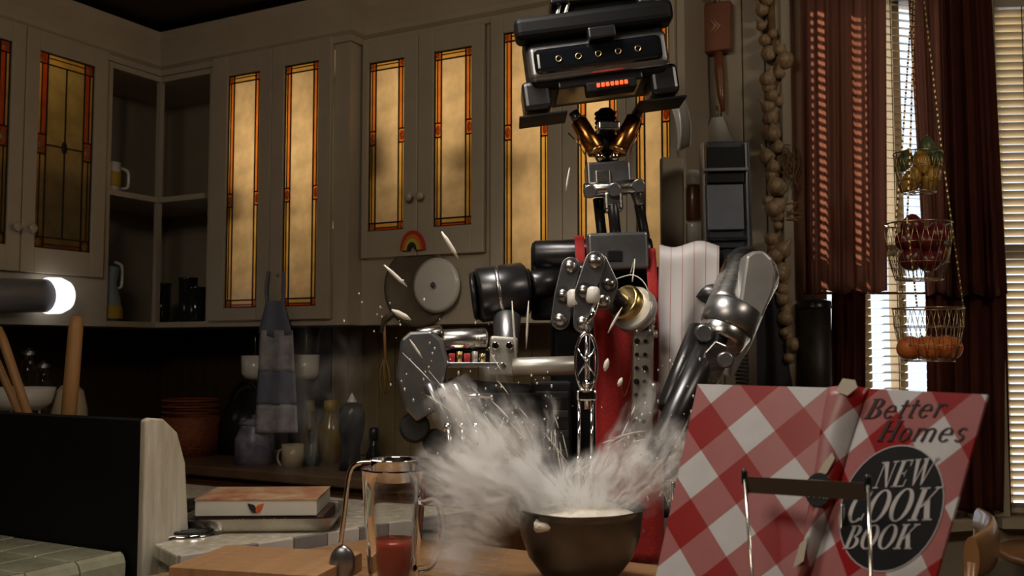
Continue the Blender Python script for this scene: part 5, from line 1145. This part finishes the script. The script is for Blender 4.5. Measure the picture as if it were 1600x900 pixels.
t = thing('utensil_crock', 'wide stoneware crock holding wooden spoons behind the stove panel', 'crock', cr); MB().lathe(cr, ZV, [(.09, 0), (.11, .02), (.115, .13), (.108, .13), (.10, .02), (0, .012)], 32).build('body', CREAMC, t); MB().lathe(cr + ZV * .118, ZV, [(.116, 0), (.122, .006), (.116, .014)], 32, cap=False).build('rim', CREAMC, t)
q = onX(30, 640, -2.78); q.z = ZC; t = thing('white_bowl', 'white bowl on thin legs at the left-hand edge by the spoons', 'bowl', q); hz_ = onX(30, 640, -2.78).z; kk = (q - CAM).dot(DV) / FPX
MB().lathe(V((q.x, q.y, hz_)), ZV, [(0, 0), (34 * kk, 0), (46 * kk, .02), (52 * kk, 34 * kk), (50 * kk, 34 * kk), (40 * kk, .015), (0, .01)], 30, cap=False).build('basin', WHITEC, t)
for a in range(4): d_ = V((30 * kk * math.cos(a * 1.57 + .6), 30 * kk * math.sin(a * 1.57 + .6), 0)); MB().cyl(q + d_, V((q.x, q.y, hz_ + .004)) + d_, .004, n=8).build('leg', WHITEC, t)
q = P(108, 690, 2.62); q.z = ZS; 
q = onX(108, 640, -2.72); q.z = ZC; t = thing('cream_jug', 'cream round jug behind the upright wooden spoon', 'jug', q); hz_ = onX(108, 606, -2.72).z - ZC; kk = (q - CAM).dot(DV) / FPX
MB().lathe(q, ZV, [(18 * kk, 0), (26 * kk, hz_ * .4), (27 * kk, hz_ * .75), (20 * kk, hz_ * .97), (15 * kk, hz_), (0, hz_)], 26).build('body', CREAMC, t); MB().lathe(q + ZV * hz_, ZV, [(16 * kk, 0), (12 * kk, .008), (4 * kk, .012), (0, .022)], 20, cap=False).build('lid', CREAMC, t)
for px, py, lab in ((42, 555, 'glass jar behind the white bowl on the left worktop'), (66, 575, 'smaller glass jar behind the white bowl on the left worktop')):
    q = onX(px, 640, -2.98); q.z = ZC; hz_ = onX(px, py, -2.98).z - ZC; kk = (q - CAM).dot(DV) / FPX; t = thing('glass_jar', lab, 'jar', q, 'glass jars on the left worktop'); MB().lathe(q, ZV, [(0, .003), (13 * kk, .003), (14 * kk, hz_ * .85), (9 * kk, hz_), (8 * kk, hz_)], 22, cap=False).build('body', PGL, t); MB().lathe(q + ZV * hz_, ZV, [(10 * kk, 0), (10 * kk, .012), (3 * kk, .02), (0, .03)], 18, cap=False).build('stopper', GREYM, t)

# ================================================================== flour thrown up from the bowl
fc = bcn + ZV * .125                                       # mouth of the bowl
def loc(px, py, dz=0): return P(px, py, 1.74 + dz) - fc
# (start, end, start radius, end radius) of each plume, pixels in the photo, extra depth
JETS = [((820, 770, 0), (636, 548, .06), 58, 34, 1.2), ((850, 770, 0), (700, 600, -.03), 60, 36, .9), ((870, 765, 0), (770, 585, .05), 40, 30, .9), ((880, 770, 0), (858, 620, .02), 24, 14, .8),
        ((930, 770, 0), (1015, 600, .05), 46, 20, .8), ((900, 765, 0), (1052, 690, .02), 60, 44, 1.3), ((1010, 740, 0), (1066, 760, .02), 50, 40, 1.2), ((800, 765, -.02), (700, 740, -.03), 64, 64, 1.5),
        ((752, 735, -.05), (725, 866, -.06), 72, 62, 2.2), ((840, 778, -.02), (985, 774, -.02), 44, 44, 2.0)]
fm = bpy.data.materials.new('flour_cloud'); fm.use_nodes = True; nt = fm.node_tree; nt.nodes.clear(); N = nt.nodes.new; L = nt.links.new
out = N('ShaderNodeOutputMaterial'); geo = N('ShaderNodeNewGeometry')
def vm(op, a, b=None, scale=None):
    n = N('ShaderNodeVectorMath'); n.operation = op
    for i, q in enumerate((a, b)):
        if q is None: continue
        if isinstance(q, Vector): n.inputs[i].default_value = q
        else: L(q, n.inputs[i])
    if scale is not None:
        if isinstance(scale, (int, float)): n.inputs['Scale'].default_value = scale
        else: L(scale, n.inputs['Scale'])
    return n
def mm(op, a, b=None, c=None, clamp=False):
    n = N('ShaderNodeMath'); n.operation = op; n.use_clamp = clamp
    for i, q in enumerate((a, b, c)):
        if q is None: continue
        if isinstance(q, (int, float)): n.inputs[i].default_value = q
        else: L(q, n.inputs[i])
    return n.outputs[0]
pos = vm('SUBTRACT', geo.outputs['Position'], fc).outputs[0]
# wobble
wn = N('ShaderNodeTexNoise'); wn.inputs['Scale'].default_value = 14; wn.inputs['Detail'].default_value = 3; L(pos, wn.inputs['Vector'])
wob = vm('SCALE', vm('SUBTRACT', wn.outputs['Color'], V((.5, .5, .5))).outputs[0], scale=.06).outputs[0]
pw_ = vm('ADD', pos, wob).outputs[0]
tot = None
for a, b, ra, rb_, g_ in JETS:
    A, B = loc(*a), loc(*b); k_ = 1.74 / FPX; AB = B - A
    pa_ = vm('SUBTRACT', pw_, A).outputs[0]; t_ = mm('MULTIPLY', vm('DOT_PRODUCT', pa_, AB).outputs['Value'], 1 / AB.length_squared, clamp=True)
    d_ = vm('LENGTH', vm('SUBTRACT', pa_, vm('SCALE', AB, scale=t_).outputs[0]).outputs[0]).outputs['Value']
    r_ = mm('MULTIPLY_ADD', t_, (rb_ - ra) * k_, ra * k_)
    v_ = mm('MULTIPLY', mm('POWER', mm('SUBTRACT', 1, mm('DIVIDE', d_, r_), clamp=True), 1.15), mm('MULTIPLY_ADD', t_, -.45 * g_, g_))
    tot = v_ if tot is None else mm('ADD', tot, v_)
# streaks running away from the bowl
src = fc + V((0, 0, -.06)) - fc
rel = vm('SUBTRACT', pw_, src).outputs[0]; ln = vm('LENGTH', rel).outputs['Value']; nrm_ = vm('NORMALIZE', rel).outputs[0]
sv = vm('ADD', vm('SCALE', nrm_, scale=15.0).outputs[0], vm('SCALE', rel, scale=5.0).outputs[0]).outputs[0]
sn = N('ShaderNodeTexNoise'); sn.inputs['Scale'].default_value = 1.0; sn.inputs['Detail'].default_value = 5; sn.inputs['Roughness'].default_value = .62; L(sv, sn.inputs['Vector'])
mr = N('ShaderNodeMapRange'); mr.interpolation_type = 'SMOOTHSTEP'; mr.inputs[1].default_value = .42; mr.inputs[2].default_value = .68; L(sn.outputs['Fac'], mr.inputs[0])
cn_ = N('ShaderNodeTexNoise'); cn_.inputs['Scale'].default_value = 24; cn_.inputs['Detail'].default_value = 3; L(pw_, cn_.inputs['Vector'])
cm_ = N('ShaderNodeMapRange'); cm_.inputs[1].default_value = .38; cm_.inputs[2].default_value = .64; cm_.inputs[3].default_value = .22; cm_.inputs[4].default_value = 1.5; L(cn_.outputs['Fac'], cm_.inputs[0])
dn = mm('MULTIPLY', mm('MULTIPLY', mm('MULTIPLY', tot, cm_.outputs[0]), mm('MULTIPLY_ADD', mr.outputs[0], .985, .015)), 85)
vs_n = N('ShaderNodeVolumeScatter'); vs_n.inputs['Color'].default_value = (.985, .97, .94, 1); vs_n.inputs['Anisotropy'].default_value = .1; L(dn, vs_n.inputs['Density']); L(vs_n.outputs[0], out.inputs['Volume'])
try: fm.cycles.volume_step_rate = .35
except Exception: pass
fd = MB().ball(fc + cw(-.045, .01, .045), (.31, .20, .245), CAMR, 32, 18)
tag(fd.build('flour_cloud', fm), 'cloud of white flour bursting out of the mixing bowl', 'flour', kind='stuff')
# strands and drops of batter flung out with it
random.seed(21); BAT = mat('batter_drop', (.66, .62, .55), .6, spec=.3)
mb = MB()
for i in range(60):
    a, b, ra, rb_, g_ = random.choice(JETS[:7]); k_ = 1.74 / FPX
    A, B = loc(*a) + fc, loc(*b) + fc; o1 = V([random.gauss(0, .4) for _ in range(3)]) * (ra * k_); o2 = V([random.gauss(0, .55) for _ in range(3)]) * (rb_ * k_)
    t0_, t1_ = sorted((random.uniform(.1, 1.05), random.uniform(.1, 1.05))); 
    if t1_ - t0_ < .08 or t1_ - t0_ > .3: t1_ = t0_ + random.uniform(.08, .25)
    pts = []
    for j in range(5):
        t = t0_ + (t1_ - t0_) * j / 4; pts.append((A + o1).lerp(B + o2, t) + ZV * (.02 * math.sin(math.pi * t)))
    r = random.uniform(.0005, .0012); mb.tube(pts, [r * .3, r, r * 1.1, r * .9, r * .25], 6)
for i in range(220):
    a, b, ra, rb_, g_ = random.choice(JETS[:7]); k_ = 1.74 / FPX; t = random.uniform(.4, 1.35)
    c = (loc(*a) + fc).lerp(loc(*b) + fc, t) + V([random.gauss(0, .6) for _ in range(3)]) * (max(ra, rb_) * k_)
    if c.z < ZI + .02: continue
    r = random.uniform(.0007, .0022); mb.ball(c, (r, r, r * random.uniform(1, 2)), None, 6, 4)
for (x0, y0, x1, y1, w_) in ((612, 484, 642, 500, 4.5), (600, 414, 636, 448, 3), (690, 362, 716, 404, 3.5), (884, 300, 890, 262, 1.6), (822, 545, 826, 470, 1.8), (806, 560, 800, 470, 1.8), (660, 560, 640, 530, 2), (950, 520, 972, 480, 2), (966, 604, 972, 590, 3.5), (945, 580, 950, 560, 4)):
    p, q = P(x0, y0, 1.85), P(x1, y1, 1.85); k_ = 1.85 / FPX; mb.tube([p, p.lerp(q, .3), p.lerp(q, .7), q], [w_ * .3 * k_, w_ * k_, w_ * k_, w_ * .25 * k_], 8)
tag(mb.build('batter_splash', BAT), 'thin strands and drops of pale batter flying above the bowl', 'batter', kind='stuff')

# thin steam rising from the stove
stm = fm.copy(); stm.name = 'steam'; nt = stm.node_tree
for n in list(nt.nodes): nt.nodes.remove(n)
N = nt.nodes.new; L = nt.links.new
out = N('ShaderNodeOutputMaterial'); geo = N('ShaderNodeNewGeometry'); sb_ = P(470, 745, 2.3); st_ = P(520, 520, 2.4); sm_ = (sb_ + st_) / 2
pos = vm('SUBTRACT', geo.outputs['Position'], sm_).outputs[0]
n1_ = N('ShaderNodeTexNoise'); n1_.inputs['Scale'].default_value = 9; n1_.inputs['Detail'].default_value = 4; n1_.inputs['Distortion'].default_value = 1.6; L(vm('MULTIPLY', pos, V((1.6, 1.6, .8))).outputs[0], n1_.inputs['Vector'])
fall = mm('SUBTRACT', 1, vm('LENGTH', vm('MULTIPLY', pos, V((1 / .17, 1 / .17, 1 / .22))).outputs[0]).outputs['Value'], clamp=True)
mr2 = N('ShaderNodeMapRange'); mr2.inputs[1].default_value = .50; mr2.inputs[2].default_value = .72; L(n1_.outputs['Fac'], mr2.inputs[0])
vs2 = N('ShaderNodeVolumeScatter'); vs2.inputs['Color'].default_value = (.95, .95, .95, 1); L(mm('MULTIPLY', mm('MULTIPLY', fall, mr2.outputs[0]), 4), vs2.inputs['Density']); L(vs2.outputs[0], out.inputs['Volume'])
tag(MB().ball(sm_, (.17, .17, .22), None, 24, 14).build('steam', stm), 'faint wisps of steam rising above the flat boxes on the stove', 'steam', kind='stuff')
